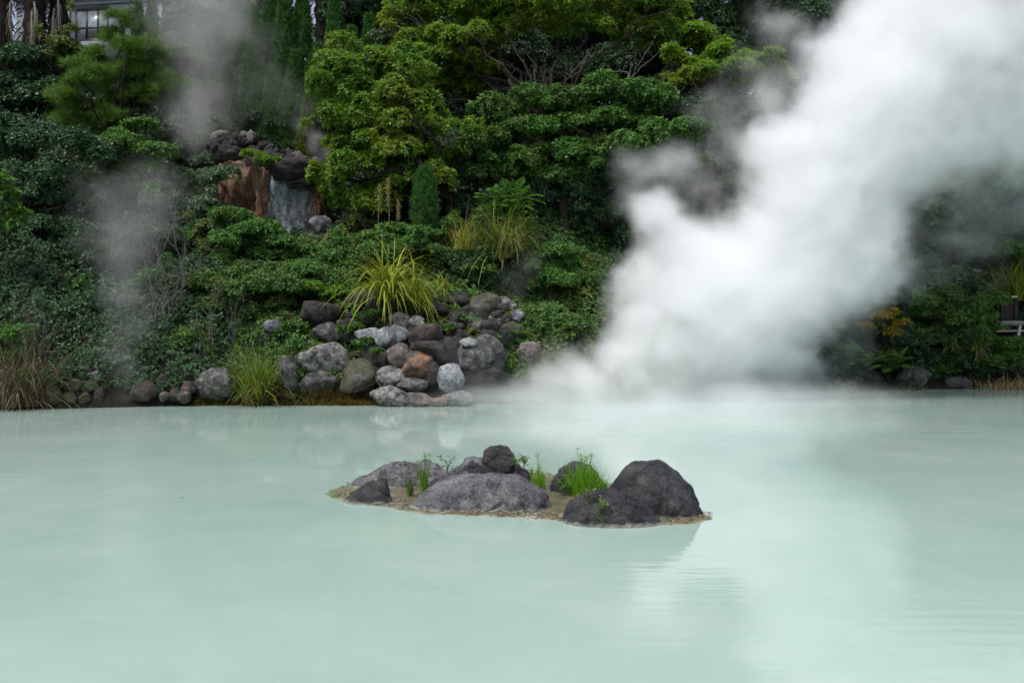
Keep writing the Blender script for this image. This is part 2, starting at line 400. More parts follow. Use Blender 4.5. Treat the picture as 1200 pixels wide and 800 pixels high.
def silhouette_rock(name, label, top, py_base, Yc, depth, mat, seed, rough=0.05, lean=0.0, cat='boulder', group=None, sink=0.12):
    """boulder whose skyline follows the points top = [(px, py)...] at distance Yc, rounded in depth"""
    top = np.array(top, float)
    x = (top[:, 0] - 600) / FOC * Yc
    zb = EYE - (py_base - HOR) / FOC * Yc
    z = np.maximum(EYE - (top[:, 1] - HOR) / FOC * Yc - zb, 0.0)
    ns, ntt = 150, 84
    s = np.linspace(0, 1, ns)
    ss = 0.5 - 0.5 * np.cos(np.pi * s)
    xs = x[0] + (x[-1] - x[0]) * ss
    hz = np.interp(xs, x, z)
    for _ in range(2): hz[1:-1] = 0.25 * hz[:-2] + 0.5 * hz[1:-1] + 0.25 * hz[2:]
    plan = np.sqrt(np.clip(1 - (2 * ss - 1) ** 2, 0, 1)) ** 0.8
    t = np.linspace(0, np.pi, ntt)
    X = np.repeat(xs[:, None], ntt, 1)
    Yv = -np.cos(t)[None] * depth * plan[:, None] + lean * (np.sin(t)[None] * hz[:, None])
    Z = np.sin(t)[None] ** 0.75 * (hz[:, None] + sink) - sink
    P = np.stack([X, Yv + Yc, Z + zb], 2).reshape(-1, 3)
    o = np.random.default_rng(seed).uniform(-50, 50, 3)
    sc = 1.0 / max(0.25, (x[-1] - x[0]) * 0.45)
    ctr = np.array([(x[0] + x[-1]) / 2, Yc, zb])
    dirv = nrm(P - ctr + np.array([0, 0, 0.1]))
    size = (x[-1] - x[0])
    nz = np.array([mnoise.fractal(Vector(p * sc * 1.3 + o), 0.8, 2.1, 6) for p in P])
    rid = np.array([1 - abs(mnoise.noise(Vector(p * sc * 1.1 - o))) for p in P])
    pit = np.array([mnoise.fractal(Vector(p * 9.0 + o), 0.7, 2.1, 3) for p in P])
    crk = np.array([abs(mnoise.noise(Vector((p[0] * 2.6, p[1] * 2.6, p[2] * 4.2)) + Vector(o))) for p in P])
    vor = np.array([mnoise.voronoi(Vector(p) * (3.2 / max(size, .5)) + Vector(o))[0] for p in P]); vd = np.clip(vor[:, 1] - vor[:, 0], 0, .5)
    vor2 = np.array([mnoise.voronoi(Vector(p) * (8.5 / max(size, .5)) - Vector(o))[0] for p in P]); vd2 = np.clip(vor2[:, 1] - vor2[:, 0], 0, .4)
    P = P + dirv * (size * (0.030 * (vd - .25) + 0.012 * (vd2 - .2)))[:, None]
    P = P + dirv * (size * (rough * nz + 0.055 * (rid - 0.8)) + 0.008 * pit - 0.03 * np.clip(1 - crk * 9, 0, 1))[:, None]
    F = []
    for i in range(ns - 1):
        for j in range(ntt - 1):
            F.append((i * ntt + j, (i + 1) * ntt + j, (i + 1) * ntt + j + 1, i * ntt + j + 1))
    me = np_mesh(name, P - ctr, np.array(F), True)
    o = link(name, me, mat); o.location = ctr.tolist()
    return tag(o, label, cat, group)
# ================================================================== SKY, SUN, CAMERA
SUN_EL, SUN_AZ = math.radians(64), math.radians(218)      # azimuth: compass bearing, +Y is north
world = bpy.data.worlds.new("World"); scene.world = world; world.use_nodes = True
nt = world.node_tree; nt.nodes.clear()
sky = nt.nodes.new('ShaderNodeTexSky'); sky.sky_type = 'NISHITA'; sky.sun_disc = False
sky.sun_elevation = SUN_EL; sky.sun_rotation = SUN_AZ; sky.air_density = 1.0; sky.dust_density = 4.0; sky.ozone_density = 1.0
hs = nt.nodes.new('ShaderNodeHueSaturation'); hs.inputs['Saturation'].default_value = 0.75    # a thinly clouded, whitish sky
bg = nt.nodes.new('ShaderNodeBackground'); bg.inputs[1].default_value = 0.145
wo = nt.nodes.new('ShaderNodeOutputWorld')
nt.links.new(sky.outputs[0], hs.inputs['Color']); nt.links.new(hs.outputs[0], bg.inputs[0]); nt.links.new(bg.outputs[0], wo.inputs[0])
sl = bpy.data.lights.new('sun_light', 'SUN'); sl.energy = 2.0; sl.angle = math.radians(12); sl.color = (1.0, 0.99, 0.97)
so = bpy.data.objects.new('sun_light', sl); COL.objects.link(so)
dv = Vector((math.sin(SUN_AZ) * math.cos(SUN_EL), math.cos(SUN_AZ) * math.cos(SUN_EL), math.sin(SUN_EL)))
so.rotation_euler = dv.to_track_quat('Z', 'Y').to_euler(); so.location = (0, 0, 40)

cam = bpy.data.cameras.new('camera'); cam.sensor_width = 36; cam.lens = FOC / 1200 * 36
cam.shift_y = -(400 - HOR) / 1200; cam.clip_end = 3000; cam.clip_start = 0.1
co_ = bpy.data.objects.new('camera', cam); COL.objects.link(co_)
co_.location = (0, 0, EYE); co_.rotation_euler = (math.radians(90), 0, 0)
scene.camera = co_
vs = scene.view_settings; vs.view_transform = 'Standard'; vs.look = 'None'; vs.gamma = 1; vs.use_curve_mapping = False
vs.exposure = 0.30
cy = scene.cycles
cy.use_denoising = True; cy.denoiser = 'OPENIMAGEDENOISE'; cy.use_adaptive_sampling = True; cy.adaptive_threshold = 0.015
cy.max_bounces = 16; cy.diffuse_bounces = 3; cy.glossy_bounces = 3; cy.transmission_bounces = 4; cy.volume_bounces = 14; cy.transparent_max_bounces = 8
cy.caustics_reflective = False; cy.caustics_refractive = False; cy.sample_clamp_indirect = 12.0
cy.volume_step_rate = 2.2; cy.volume_max_steps = 256

# ================================================================== GROUND AND WATER
def ground_mat():
    m, nt, out = new_mat('dark_soil')
    tc = N(nt, 'ShaderNodeTexCoord')
    a = noise(nt, tc.outputs['Object'], 0.9, 8, 0.7); b = noise(nt, tc.outputs['Object'], 9, 5, 0.7)
    c = ramp(nt, [(0.3, (0.008, 0.007, 0.005)), (0.5, (0.017, 0.014, 0.009)), (0.7, (0.016, 0.022, 0.008))], a)
    c = mix(nt, c, (0.03, 0.026, 0.02), ramp(nt, [(0.5, 0.0), (0.7, 0.8)], b))
    nt.links.new(bsdf(nt, c, 0.95, bump(nt, b, 1.0, 0.1), 0.2), out.inputs[0]); return m
gx = np.concatenate([np.linspace(-400, -45, 20), np.arange(-44, 44.1, 0.5), np.linspace(45, 400, 20)])
gy = np.concatenate([np.linspace(-400, -8, 16), np.arange(-7, 27, 1.0), np.arange(27, 48, 0.35), np.arange(48, 90, 1.0), np.linspace(91, 450, 24)])
GX, GY = np.meshgrid(gx, gy, indexing='ij')
GZ = hill(GX, GY)
ny_ = len(gy); ii = np.arange(len(gx) - 1)[:, None] * ny_ + np.arange(ny_ - 1)[None]
ii = ii.ravel()
me = np_mesh('ground', np.stack([GX, GY, GZ], 2).reshape(-1, 3), np.stack([ii, ii + ny_, ii + ny_ + 1, ii + 1], 1), True)
tag(link('ground', me, ground_mat()), 'dark soil slope rising behind the pond', 'ground', kind='structure')

def water_mat():
    m, nt, out = new_mat('milky_pond_water')
    tc = N(nt, 'ShaderNodeTexCoord')
    co = tc.outputs['Object']
    n = noise(nt, co, 0.16, 8, 0.68)
    c = ramp(nt, [(0.32, (0.278, 0.408, 0.358)), (0.52, (0.335, 0.455, 0.400)), (0.7, (0.41, 0.508, 0.455))], n)
    mp = N(nt, 'ShaderNodeMapping'); mp.inputs['Scale'].default_value = (0.5, 2.6, 1.0); nt.links.new(co, mp.inputs[0])
    r1 = noise(nt, mp.outputs[0], 1.0, 3, 0.5)
    mp2 = N(nt, 'ShaderNodeMapping'); mp2.inputs['Scale'].default_value = (1.1, 7.0, 1.0); nt.links.new(co, mp2.inputs[0])
    r2 = noise(nt, mp2.outputs[0], 1.0, 2, 0.5)
    # breeze: ripples only in patches
    pat = ramp(nt, [(0.42, 0.10), (0.62, 1.0)], noise(nt, co, 0.13, 2, 0.5))
    h = math_(nt, 'ADD', math_(nt, 'MULTIPLY', r1, 0.35), math_(nt, 'MULTIPLY', math_(nt, 'MULTIPLY', r2, pat), 0.6))
    p = N(nt, 'ShaderNodeBsdfPrincipled')
    nt.links.new(c, p.inputs['Base Color']); p.inputs['Roughness'].default_value = 0.02; p.inputs['IOR'].default_value = 1.33
    nt.links.new(bump(nt, h, 0.13, 0.05), p.inputs['Normal'])
    nt.links.new(p.outputs[0], out.inputs[0]); return m
me = np_mesh('water', np.array([[-120, 2.5, 0], [120, 2.5, 0], [120, 60, 0], [-120, 60, 0]], float), np.array([[0, 1, 2, 3]]))
tag(link('water', me, water_mat()), 'milky turquoise hot spring water of the pond', 'water', kind='structure')

def foam():
    n, k = 40, 14; V = []
    for j in range(k):
        r = 0.55 * j / (k - 1)
        for i in range(n):
            a = 6.2832 * i / n; x, y = r * math.cos(a) * 1.25, r * math.sin(a) * 0.7
            z = 0.26 * math.exp(-(r / 0.2) ** 2) * (1 + .5 * mnoise.noise(Vector((x * 7, y * 7, 2)))) + 0.05 * (1 - r / .55) * (1 + mnoise.noise(Vector((x * 14, y * 14, 0)))) - 0.008
            V.append((x, y, z))
    F = [(j * n + i, (j + 1) * n + i, (j + 1) * n + (i + 1) % n, j * n + (i + 1) % n) for j in range(k - 1) for i in range(n)]
    return np_mesh('foam', np.array(V), np.array(F), True)
o = link('bubbling_foam', foam(), plain_mat('bluish_white_foam', (0.55, 0.64, 0.66), 0.35, 0.5, 0.15, 9)); o.location = onwater(146, 465.5).tolist()
tag(o, 'bubbling bluish white foam mound at the steaming spring', 'foam', kind='stuff')
# ================================================================== ISLET
ring = [(374, 577), (388, 571), (408, 566), (450, 561), (500, 555), (540, 551), (600, 551), (660, 556), (712, 562), (760, 571), (800, 585), (826, 599), (840, 606),
        (830, 611), (790, 616), (740, 616.5), (690, 614), (650, 611), (600, 607), (560, 605), (500, 602), (455, 596), (420, 590), (396, 587), (380, 582)]
RW = np.array([onwater(a, b)[:2] for a, b in ring])
def smooth_ring(R, k=6):
    out = []; n = len(R)
    for i in range(n):
        p0, p1, p2, p3 = R[i - 1], R[i], R[(i + 1) % n], R[(i + 2) % n]
        for j in range(k):
            t = j / k
            out.append(0.5 * ((2 * p1) + (-p0 + p2) * t + (2 * p0 - 5 * p1 + 4 * p2 - p3) * t * t + (-p0 + 3 * p1 - 3 * p2 + p3) * t ** 3))
    return np.array(out)
RW = smooth_ring(RW, 14)
CW = onwater(610, 582)[:2]
fr = [1.04, 1.0, 0.97, 0.93, 0.86, 0.78, 0.68, 0.55, 0.4, 0.25, 0.1, 0.0]
fz = [-0.10, -0.010, 0.004, 0.012, 0.014, 0.012, 0.016, 0.03, 0.05, 0.06, 0.06, 0.06]
V = []
for f, z in zip(fr, fz):
    P = CW + (RW - CW) * f
    for p in P:
        w = mnoise.fractal(Vector((p[0] * 2.2, p[1] * 2.2, 3.1)), 0.9, 2, 4)
        w2 = mnoise.noise(Vector((p[0] * 5.5, p[1] * 5.5, 1.0)))
        sh = np.interp(p[0], [-3.9, -3.0, -2.2], [-0.013, -0.006, 0.0])
        w3 = mnoise.fractal(Vector((p[0] * 9, p[1] * 9, 5.0)), 0.8, 2, 4)
        V.append((p[0] + 0.10 * w2 + 0.03 * w3, p[1] + 0.12 * w + 0.03 * w3, z + 0.014 * w * (0.35 + f * 0.1) + 0.006 * w2 + 0.008 * w3 + sh))
nr = len(RW); F = []
for i in range(len(fr) - 1):
    for j in range(nr):
        k = (j + 1) % nr; F.append((i * nr + j, i * nr + k, (i + 1) * nr + k, (i + 1) * nr + j))
def islet_mat():
    m, nt, out = new_mat('islet_algae_mud')
    tc = N(nt, 'ShaderNodeTexCoord'); gp = N(nt, 'ShaderNodeNewGeometry'); sp = N(nt, 'ShaderNodeSeparateXYZ')
    nt.links.new(gp.outputs['Position'], sp.inputs[0])
    co = tc.outputs['Object']
    n1 = noise(nt, co, 2.6, 9, 0.72); n2 = noise(nt, co, 14, 7, 0.75); n3 = noise(nt, co, 40, 3, 0.7)
    c = ramp(nt, [(0.30, (0.12, 0.125, 0.045)), (0.42, (0.07, 0.068, 0.03)), (0.50, (0.13, 0.125, 0.06)), (0.555, (0.14, 0.105, 0.07)), (0.58, (0.26, 0.12, 0.085)), (0.62, (0.14, 0.11, 0.08)), (0.68, (0.32, 0.31, 0.27)), (0.74, (0.10, 0.105, 0.04))], n1)
    c = mix(nt, c, (0.045, 0.045, 0.022), math_(nt, 'MULTIPLY', ramp(nt, [(0.42, 1.0), (0.52, 0.0)], n2), 0.6))
    c = mix(nt, c, (0.52, 0.50, 0.42), ramp(nt, [(0.60, 0.0), (0.68, 0.75)], n3))
    zz = math_(nt, 'ADD', sp.outputs[2], math_(nt, 'MULTIPLY', math_(nt, 'SUBTRACT', n2, 0.5), 0.018))
    edge = ramp(nt, [(0.0, 0.9), (0.006, 0.6), (0.014, 0.0)], zz)
    c = mix(nt, c, mix(nt, (0.40, 0.38, 0.29), (0.13, 0.15, 0.05), ramp(nt, [(0.42, 0.0), (0.58, 1.0)], noise(nt, co, 2.0, 3))), edge)
    grn = ramp(nt, [(0.0, 1.0), (1.0, 0.0)], math_(nt, 'MULTIPLY', math_(nt, 'ADD', sp.outputs[0], 3.0), 1.1, clamp=True))
    c = mix(nt, c, mix(nt, (0.05, 0.085, 0.02), (0.19, 0.24, 0.12), ramp(nt, [(0.4, 0.0), (0.62, 1.0)], noise(nt, co, 6, 6, 0.7))), grn)
    nt.links.new(bsdf(nt, c, 0.45, bump(nt, n2, 0.7, 0.02), 0.5), out.inputs[0]); return m
tag(link('islet_ground', np_mesh('islet_ground', np.array(V), np.array(F), True), islet_mat()),
    'low islet of rusty red and olive algae crust with pale rim', 'islet', kind='structure')

G_IS = 'lava boulders on the islet'
silhouette_rock('boulder', 'largest dark boulder with a rounded peak at the tip of the islet', [(700, 600), (712, 574), (720, 565), (733, 549), (742, 541), (757, 537), (768, 538.5), (780, 543), (793, 549), (803, 559), (810, 569), (815, 583), (821, 596), (828, 610)], 610, 13.75, 0.55, RM['basalt'], 3, 0.02, group=G_IS)
silhouette_rock('boulder', 'low dark slab boulder leaning on the largest peaked boulder', [(660, 612), (665, 595), (671, 584), (680, 578), (692, 577.5), (702, 574), (715, 573), (732, 580), (750, 588), (764, 596), (776, 606), (788, 614)], 613, 13.12, 0.42, RM['basalt'], 8, 0.022, group=G_IS)
silhouette_rock('boulder', 'broad low grey boulder in the middle of the islet', [(482, 596), (488, 585), (500, 574), (512, 566), (527, 559), (542, 556), (562, 554), (582, 555), (600, 558), (615, 563), (628, 570), (640, 580), (650, 597)], 597, 14.2, 0.52, RM['basaltp'], 12, 0.04, group=G_IS)
silhouette_rock('boulder', 'small dark wedge boulder with a steep edge at the algae end of the islet', [(402, 588), (410, 578), (422, 569), (436, 563), (447, 559.5), (452, 562), (457, 574), (463, 588)], 587, 14.6, 0.3, RM['basalt'], 21, 0.015, group=G_IS)
silhouette_rock('boulder', 'long flat pale grey boulder behind the small dark wedge', [(402, 573), (412, 562), (425, 556), (441, 554), (450, 546), (465, 541.5), (480, 540.5), (495, 541), (510, 544), (520, 549), (530, 560), (536, 572)], 573, 16.1, 0.42, RM['basaltp'], 30, 0.05, group=G_IS)
silhouette_rock('boulder', 'upright rounded boulder standing highest on the islet middle', [(563, 553), (564.5, 540), (567, 527), (573, 521.5), (585, 520.5), (596, 522.5), (602, 531), (604.5, 542), (606, 553)], 551, 15.2, 0.27, RM['basalt'], 41, 0.02, group=G_IS)
silhouette_rock('boulder', 'grey boulder half hidden behind the upright rounded boulder', [(529, 556), (537, 547), (546, 539), (556, 535), (566, 536), (576, 540), (585, 547), (592, 556)], 556, 15.9, 0.4, RM['basaltp'], 45, 0.05, group=G_IS)
silhouette_rock('boulder', 'small dark wedge stone against the foot of the upright boulder', [(539, 558), (544, 545), (553, 540), (560, 543), (567, 549), (574, 558)], 557, 14.9, 0.2, RM['basalt'], 52, 0.05, group=G_IS)
silhouette_rock('boulder', 'dark flat wedge lying above the broad low boulder', [(512, 568), (520, 556), (530, 549), (540, 547.5), (549, 552), (556, 559), (562, 568)], 567, 14.8, 0.24, RM['basaltp'], 55, 0.04, group=G_IS)
silhouette_rock('boulder', 'little dark boulder beside the upright one above brown litter', [(594, 560), (600, 546), (608, 543), (616, 548), (622, 560)], 558, 15.2, 0.2, RM['basalt'], 58, 0.04, group=G_IS)
silhouette_rock('boulder', 'dark domed boulder behind the tall green sedge', [(645, 574), (650, 560), (655, 549), (665, 541.5), (677, 540), (690, 545), (700, 555), (708, 566), (713, 574)], 573, 15.3, 0.34, RM['basalt'], 61, 0.035, group=G_IS)
def small_stone(px, py, w, h, mat, label, seed):
    p = onwater(px, py); s = p[1] / FOC
    V, F = rock_geo(w * s, w * s * 0.8, h * s, seed, 3)
    o = link('stone', np_mesh('stone', V, F, True), RM[mat]); o.location = (p[0], p[1], 0.03 + h * s * 0.25)
    tag(o, label, 'stone', 'small stones on the islet')
small_stone(648, 579, 14, 7, 'lav', 'pale flat stone between the broad boulder and the sedge', 5)
small_stone(640, 572, 16, 6, 'lav', 'pale grey stone at the foot of the domed boulder', 6)
small_stone(527, 571, 22, 8, 'basalt', 'dark flat stone beside the fresh sprouts', 7)

def rock_lo(s):
    V = np.array([[1, 0, 0], [-1, 0, 0], [0, 1, 0], [0, -1, 0], [0, 0, .7], [0, 0, -.7]], float) * s * RNG.uniform(.7, 1.3, (6, 3))
    F = [(0, 2, 4, 4), (2, 1, 4, 4), (1, 3, 4, 4), (3, 0, 4, 4)]
    V = np.concatenate([V, V[4:5] + [0.2 * s, 0, 0]]); F = [(0, 2, 4, 6), (2, 1, 4, 6), (1, 3, 4, 6), (3, 0, 4, 6)]
    return V, F
def litter_patch():       # leaf litter on the islet
    acc = Acc(); p = onwater(592, 566)
    n = 1400
    P = np.stack([p[0] + RNG.normal(0, 0.24, n), p[1] + RNG.normal(0, 0.25, n), RNG.uniform(0.05, 0.20, n)], 1)
    V, F = leaves(P, np.tile([[0, 0, 1.]], (n, 1)), 1, 0.06, 0.03, (60, 100), jit=.6)
    return np_mesh('leaf_litter', V, F)
acc = Acc()
for i in range(1100):      # gravel and crumbs on the islet rim
    j = RNG.integers(nr); f = RNG.uniform(0.72, 0.985); p = CW + (RW[j] - CW) * f
    if RNG.uniform() < .35 and p[1] > 15: continue
    
    if p[0] < -2.7: continue
    s = RNG.uniform(.008, .03) * (1.6 if RNG.uniform() < .06 else 1); V, F = rock_lo(s); acc.add(V + np.array([p[0], p[1], 0.018 + s * .3]), F)
m_grv = leaf_mat('islet_gravel', [(0.05, 0.05, 0.045), (0.15, 0.14, 0.12), (0.36, 0.35, 0.32)], (0.28, 0.13, 0.09), 0.12, 0.7, 0.0, 0.3, 2.0)
tag(link('gravel', acc.mesh('gravel'), m_grv), 'grey and rusty gravel crumbs along the islet rim', 'gravel', kind='stuff')
m_lit = leaf_mat('brown_leaf_litter', [(0.07, 0.04, 0.025), (0.15, 0.085, 0.05), (0.26, 0.17, 0.11)], None, 0, 0.7, 0.1, 0.2)
tag(link('leaf_litter', litter_patch(), m_lit), 'brown dead leaf litter between the upright boulder and broad boulder', 'leaf litter', kind='stuff')

def sedge(px, py, h, n, spread, label, heads=0, mat='sedge', W=0.012, r0=0.1, droop=0.5, z0=0.04, Y=None):
    p = onwater(px, py)
    if Y: p = px2(px, py, Y); p[2] = 0
    s = p[1] / FOC; H = h * s
    root = empty('sedge', (p[0], p[1], z0), label, 'sedge', 'sedge tufts on the islet')
    a = Acc(); a.add(*blades((0, 0, 0), n, H, W, spread, droop, 5, r0)); link('blades', a.mesh('blades'), LM[mat], root)
    for i in range(heads):
        az = RNG.uniform(0, 6.28); t = RNG.uniform(0.03, 0.32); L = H * RNG.uniform(0.95, 1.35)
        top = np.array([math.cos(az) * math.sin(t) * L, math.sin(az) * math.sin(t) * L, L])
        b = Acc(); b.add(*tube(wander((top[0] * .1, top[1] * .1, 0), top, 5, 0.012), np.linspace(0.005, 0.003, 5), 4))
        V, F = leaves(np.repeat(top[None], 2, 0), np.array([[0, 0, 1.], [0, 0, 1.]]), 5, 0.04, 0.016, (35, 110)); b.add(V, F)
        link('flower_stalk', b.mesh('flower_stalk'), LM[mat], root)
    return root
sedge(683, 584, 43, 420, 0.30, 'tallest bright green sedge tuft with seed heads before the domed boulder', 10, r0=0.22, W=0.015)
sedge(701, 583, 30, 150, 0.42, 'short green sedge beside the tall tuft near the peaked boulder', 0, r0=0.12)
sedge(630, 577, 34, 110, 0.30, 'loose sedge tuft with one tall stalk beside the brown litter', 2, r0=0.14)
sedge(497, 578, 34, 60, 0.13, 'narrow bright sprouts before the long flat boulder', 6, r0=0.07)
sedge(481, 584, 27, 40, 0.22, 'thin pale sprouts next to the small dark wedge boulder', 3, 'grass', r0=0.06)
def sprig(px, py, h, label, k=16, mat='fern', z=0.05, Y=None):
    p = onwater(px, py)
    if Y: p = px2(px, py, Y)
    s = p[1] / FOC; H = h * s
    root = empty('sprig', (p[0], p[1], z if not Y else p[2]), label, 'weed', 'small weeds on the islet')
    a = Acc()
    for q in range(3):
        a.add(*tube(wander((0, 0, 0), (RNG.normal(0, H * .25), RNG.normal(0, H * .2), H * RNG.uniform(.7, 1)), 4, 0.05), np.linspace(0.006, 0.003, 4), 4))
    link('stem', a.mesh('stem'), LM['grass'], root)
    P = np.stack([RNG.normal(0, H * .25, k), RNG.normal(0, H * .2, k), H * RNG.uniform(.25, 1.05, k)], 1)
    V, F = leaves(P, np.tile([[0, 0, 1.]], (k, 1)) + RNG.normal(0, .4, (k, 3)), 3, 0.06, 0.035, (50, 95))
    link('leaves', np_mesh('leaves', V, F), LM[mat], root)
sprig(705, 612, 24, 'small weed growing before the low dark slab boulder', 14, 'grass', Y=12.7)
sprig(690, 590, 24, 'yellowish weed on top of the low dark slab boulder', 12, 'olive', Y=12.85)
sprig(524, 553, 16, 'tiny leafy weed at the crevice of the flat dark wedge', 14, 'fern', Y=14.6)
sprig(604, 549, 12, 'tiny weed at the base of the upright rounded boulder', 12, 'fern', Y=14.95)
sprig(660, 585, 22, 'low leafy weed at the foot of the tall sedge', 26, 'fern')
sprig(614, 566, 14, 'yellow green weed in the brown litter', 20, 'olive', z=0.25)

for px, py, lab in ((213, 582, 'tiny orange leaf floating alone on the open water'),):
    q = onwater(px, py); V, F = leaves(np.zeros((1, 3)), np.array([[0, 0, 1.]]), 1, 0.09, 0.05, (85, 92)); V[:, 2] = np.abs(V[:, 2]) * .3 + .004
    o = link('floating_leaf', np_mesh('floating_leaf', V, F), LM['amber' if px < 300 else 'straw']); o.location = q.tolist(); tag(o, lab, 'leaf')
# ================================================================== SHORE ROCKS
def stone(name, x0, y0, x1, y1, mat, label, seed, group, dY=0.0, depth=0.85, sub=4, facet=0.85, rough=0.12, tilt=0.0, Y=None, cat='boulder', extra=1.0):
    cx, cyy = (x0 + x1) / 2, (y0 + y1) / 2
    if Y is None:
        p = hit(cx, min(cyy, 1e9)); Y = p[1]
        # stones at the water's edge stand on the pond rim
    Y = Y + dY
    s = Y / FOC; w = (x1 - x0) * s * extra; h = (y1 - y0) * s * extra
    V, F = rock_geo(w, depth * (w + h) / 2, h, seed, sub, facet, rough, tilt)
    o = link(name, np_mesh(name, V, F, True), RM[mat])
    o.location = px2(cx, cyy, Y).tolist()
    return tag(o, label, cat, group)
GP = 'boulders piled on the shore below the golden grass'
S = lambda *a, **k: stone('boulder', *a, group=GP, **{**k, 'extra': k.get('extra', 1.0) * 1.07})
YS = 31.7
S(457, 367, 481, 389, 'grey', 'grey boulder at the very top of the pile beneath golden grass', 101, extra=1.1, Y=33.6)
S(478, 371, 497, 389, 'lichen', 'pale lichened stone beside the topmost boulder of the pile', 102, extra=1.1, Y=33.5)
S(418, 385, 442, 401, 'white', 'flat white crusted stone under ivy at the pile edge', 103, Y=33.2, extra=1.1)
S(438, 384, 460, 406, 'white', 'bluish white angular stone next to the flat white one', 104, Y=33.0, extra=1.08)
S(454, 381, 480, 404, 'lav', 'lavender grey rounded stone below the topmost boulder', 105, Y=33.1, tilt=0.4, extra=1.08)
S(477, 380, 516, 404, 'rust', 'wide reddish grey boulder in the upper pile', 106, Y=33.2, extra=1.06)
S(481, 399, 523, 415, 'dark', 'smooth dark flat boulder roofing the hollow', 107, Y=32.7, tilt=0.06)
S(453, 403, 482, 431, 'orangep', 'tilted oblong stone with an orange lower end', 108, Y=32.6, tilt=0.5, extra=1.06)
S(470, 412, 507, 447, 'orange', 'big boulder with a bright orange face in the pile middle', 109, Y=32.4, extra=1.06)
S(514, 427, 544, 459, 'white', 'white angular block standing near the steam edge', 110, Y=32.1, facet=0.9, extra=1.05)
S(439, 430, 474, 456, 'lichen', 'mottled grey boulder above the lichened waterline boulder', 111, Y=32.3, extra=1.06)
S(467, 443, 503, 461, 'grey', 'dark grey oval boulder under the bright orange boulder', 112, Y=32.0, extra=1.06)
S(436, 452, 479, 477, 'lichen', 'large lichened boulder sitting at the waterline', 113, Y=31.75, tilt=0.25, extra=1.04)
S(470, 460, 506, 478, 'orangep', 'pale orange boulder at the waterline of the pile', 114, Y=31.7, extra=1.04)
S(503, 465, 527, 477, 'orange', 'small rusty orange stone at the waterline', 115, Y=31.65)
S(515, 458, 553, 477, 'lichen', 'whitish stone with a reddish side at the waterline by the steam', 116, Y=31.8)
S(399, 421, 444, 464, 'moss', 'mossy tall boulder on the ivy side of the pile', 117, Y=32.5)
S(351, 402, 409, 433, 'lichen', 'broad pale topped boulder under the ivy bank', 118, Y=32.9, extra=1.05)
S(426, 404, 459, 434, 'dark', 'dark boulder under the hanging ivy beside the oblong stone', 119, Y=33.0, extra=1.1)
S(505, 396, 548, 440, 'dark', 'dark boulder in the hollow behind the white angular block', 120, Y=33.4, extra=1.15)
S(495, 425, 525, 462, 'dark', 'dark wedged boulder between the orange boulder and white block', 121, Y=32.5, extra=1.1)
S(535, 394, 592, 438, 'grey', 'wide dark grey boulder half veiled by the steam', 122, Y=33.0, extra=1.04)
S(538, 395, 562, 407, 'white', 'white crusted slab on top of the wide grey boulder', 123, Y=32.7)
S(540, 425, 600, 470, 'dark', 'low dark boulder dipping into the steam at the waterline', 124, Y=32.9)
S(606, 401, 634, 428, 'pink', 'pinkish pointed stone standing out of the steam', 125, Y=33.6)
S(635, 400, 690, 440, 'grey', 'grey bank boulder veiled behind the pinkish pointed stone', 126, Y=35.2)
S(590, 420, 640, 462, 'grey', 'veiled grey boulder below the pinkish pointed stone', 127, Y=34.0)
GO = 'crusted rocks of the outcrop above the pile'
O = lambda *a, **k: stone('boulder', *a, group=GO, **k)
O(548, 342, 590, 372, 'moss', 'crusted grey rock at the top of the outcrop', 131, Y=35.6, extra=1.0)
O(578, 347, 606, 370, 'lichen', 'pale crusted rock next to the round shrub', 132, Y=35.9, extra=0.98)
O(572, 364, 598, 384, 'lichen', 'knobbly lichened rock in the outcrop middle', 133, Y=35.0, extra=1.0)
O(598, 362, 616, 378, 'white', 'small whitish rock above the creeping shrub', 134, Y=35.2, extra=0.98)
O(548, 376, 586, 398, 'moss', 'grey rock with a thin moss edge over the white slab', 135, Y=34.3, extra=1.0)
O(582, 376, 612, 398, 'moss', 'rounded mossy rock beside the creeping shrub', 136, Y=34.4, extra=0.98)
O(503, 338, 552, 366, 'dark', 'large dark rock in shade above the dark hollow', 137, Y=35.9, extra=1.0)
O(486, 352, 522, 376, 'dark', 'dark rock right under the golden grass blades', 138, Y=34.8, extra=1.0)
O(522, 362, 556, 388, 'dark', 'dark mossy rock between hollow and outcrop', 139, Y=34.6, extra=0.98)
O(430, 338, 470, 372, 'dark', 'dark rock carrying the golden grass clump', 140, Y=34.9, extra=1.0)
GB = 'boulders along the shore under the ivy bank'
B = lambda *a, **k: stone('boulder', *a, group=GB, **k)
B(353, 354, 400, 382, 'dark', 'brown overhanging ledge rock framed by ivy', 141, Y=34.4, extra=1.12)
B(367, 378, 400, 405, 'grey', 'brown grey rock below the overhanging ledge', 142, Y=33.8, extra=1.08)
B(309, 374, 332, 391, 'lav', 'smooth dark oval stone surrounded by ivy', 143, Y=33.9)
B(284, 388, 318, 410, 'grey', 'grey stone hidden behind the tall grass clump', 144, Y=33.8)
B(228, 430, 278, 471, 'grey', 'smooth grey waterline boulder beside the tall grass', 145, Y=32.2, facet=0.4)
B(325, 416, 350, 466, 'grey', 'upright grey boulder between tall grass and rusty moss', 146, Y=32.4)
B(350, 432, 402, 468, 'grey', 'grey boulder buried in rusty moss at the waterline', 147, Y=32.8)
B(398, 340, 436, 368, 'dark', 'dark rock in the ivy left of the golden grass'.replace('left of', 'next to'), 148, Y=35.2, extra=1.1)
GL = 'stones of the low retaining heap by the withered grass'
Lr = lambda *a, **k: stone('stone', *a, group=GL, cat='stone', **k)
Lr(48, 449, 74, 475, 'olive', 'square olive stained block at the waterline of the heap', 151, Y=31.0, facet=0.9)
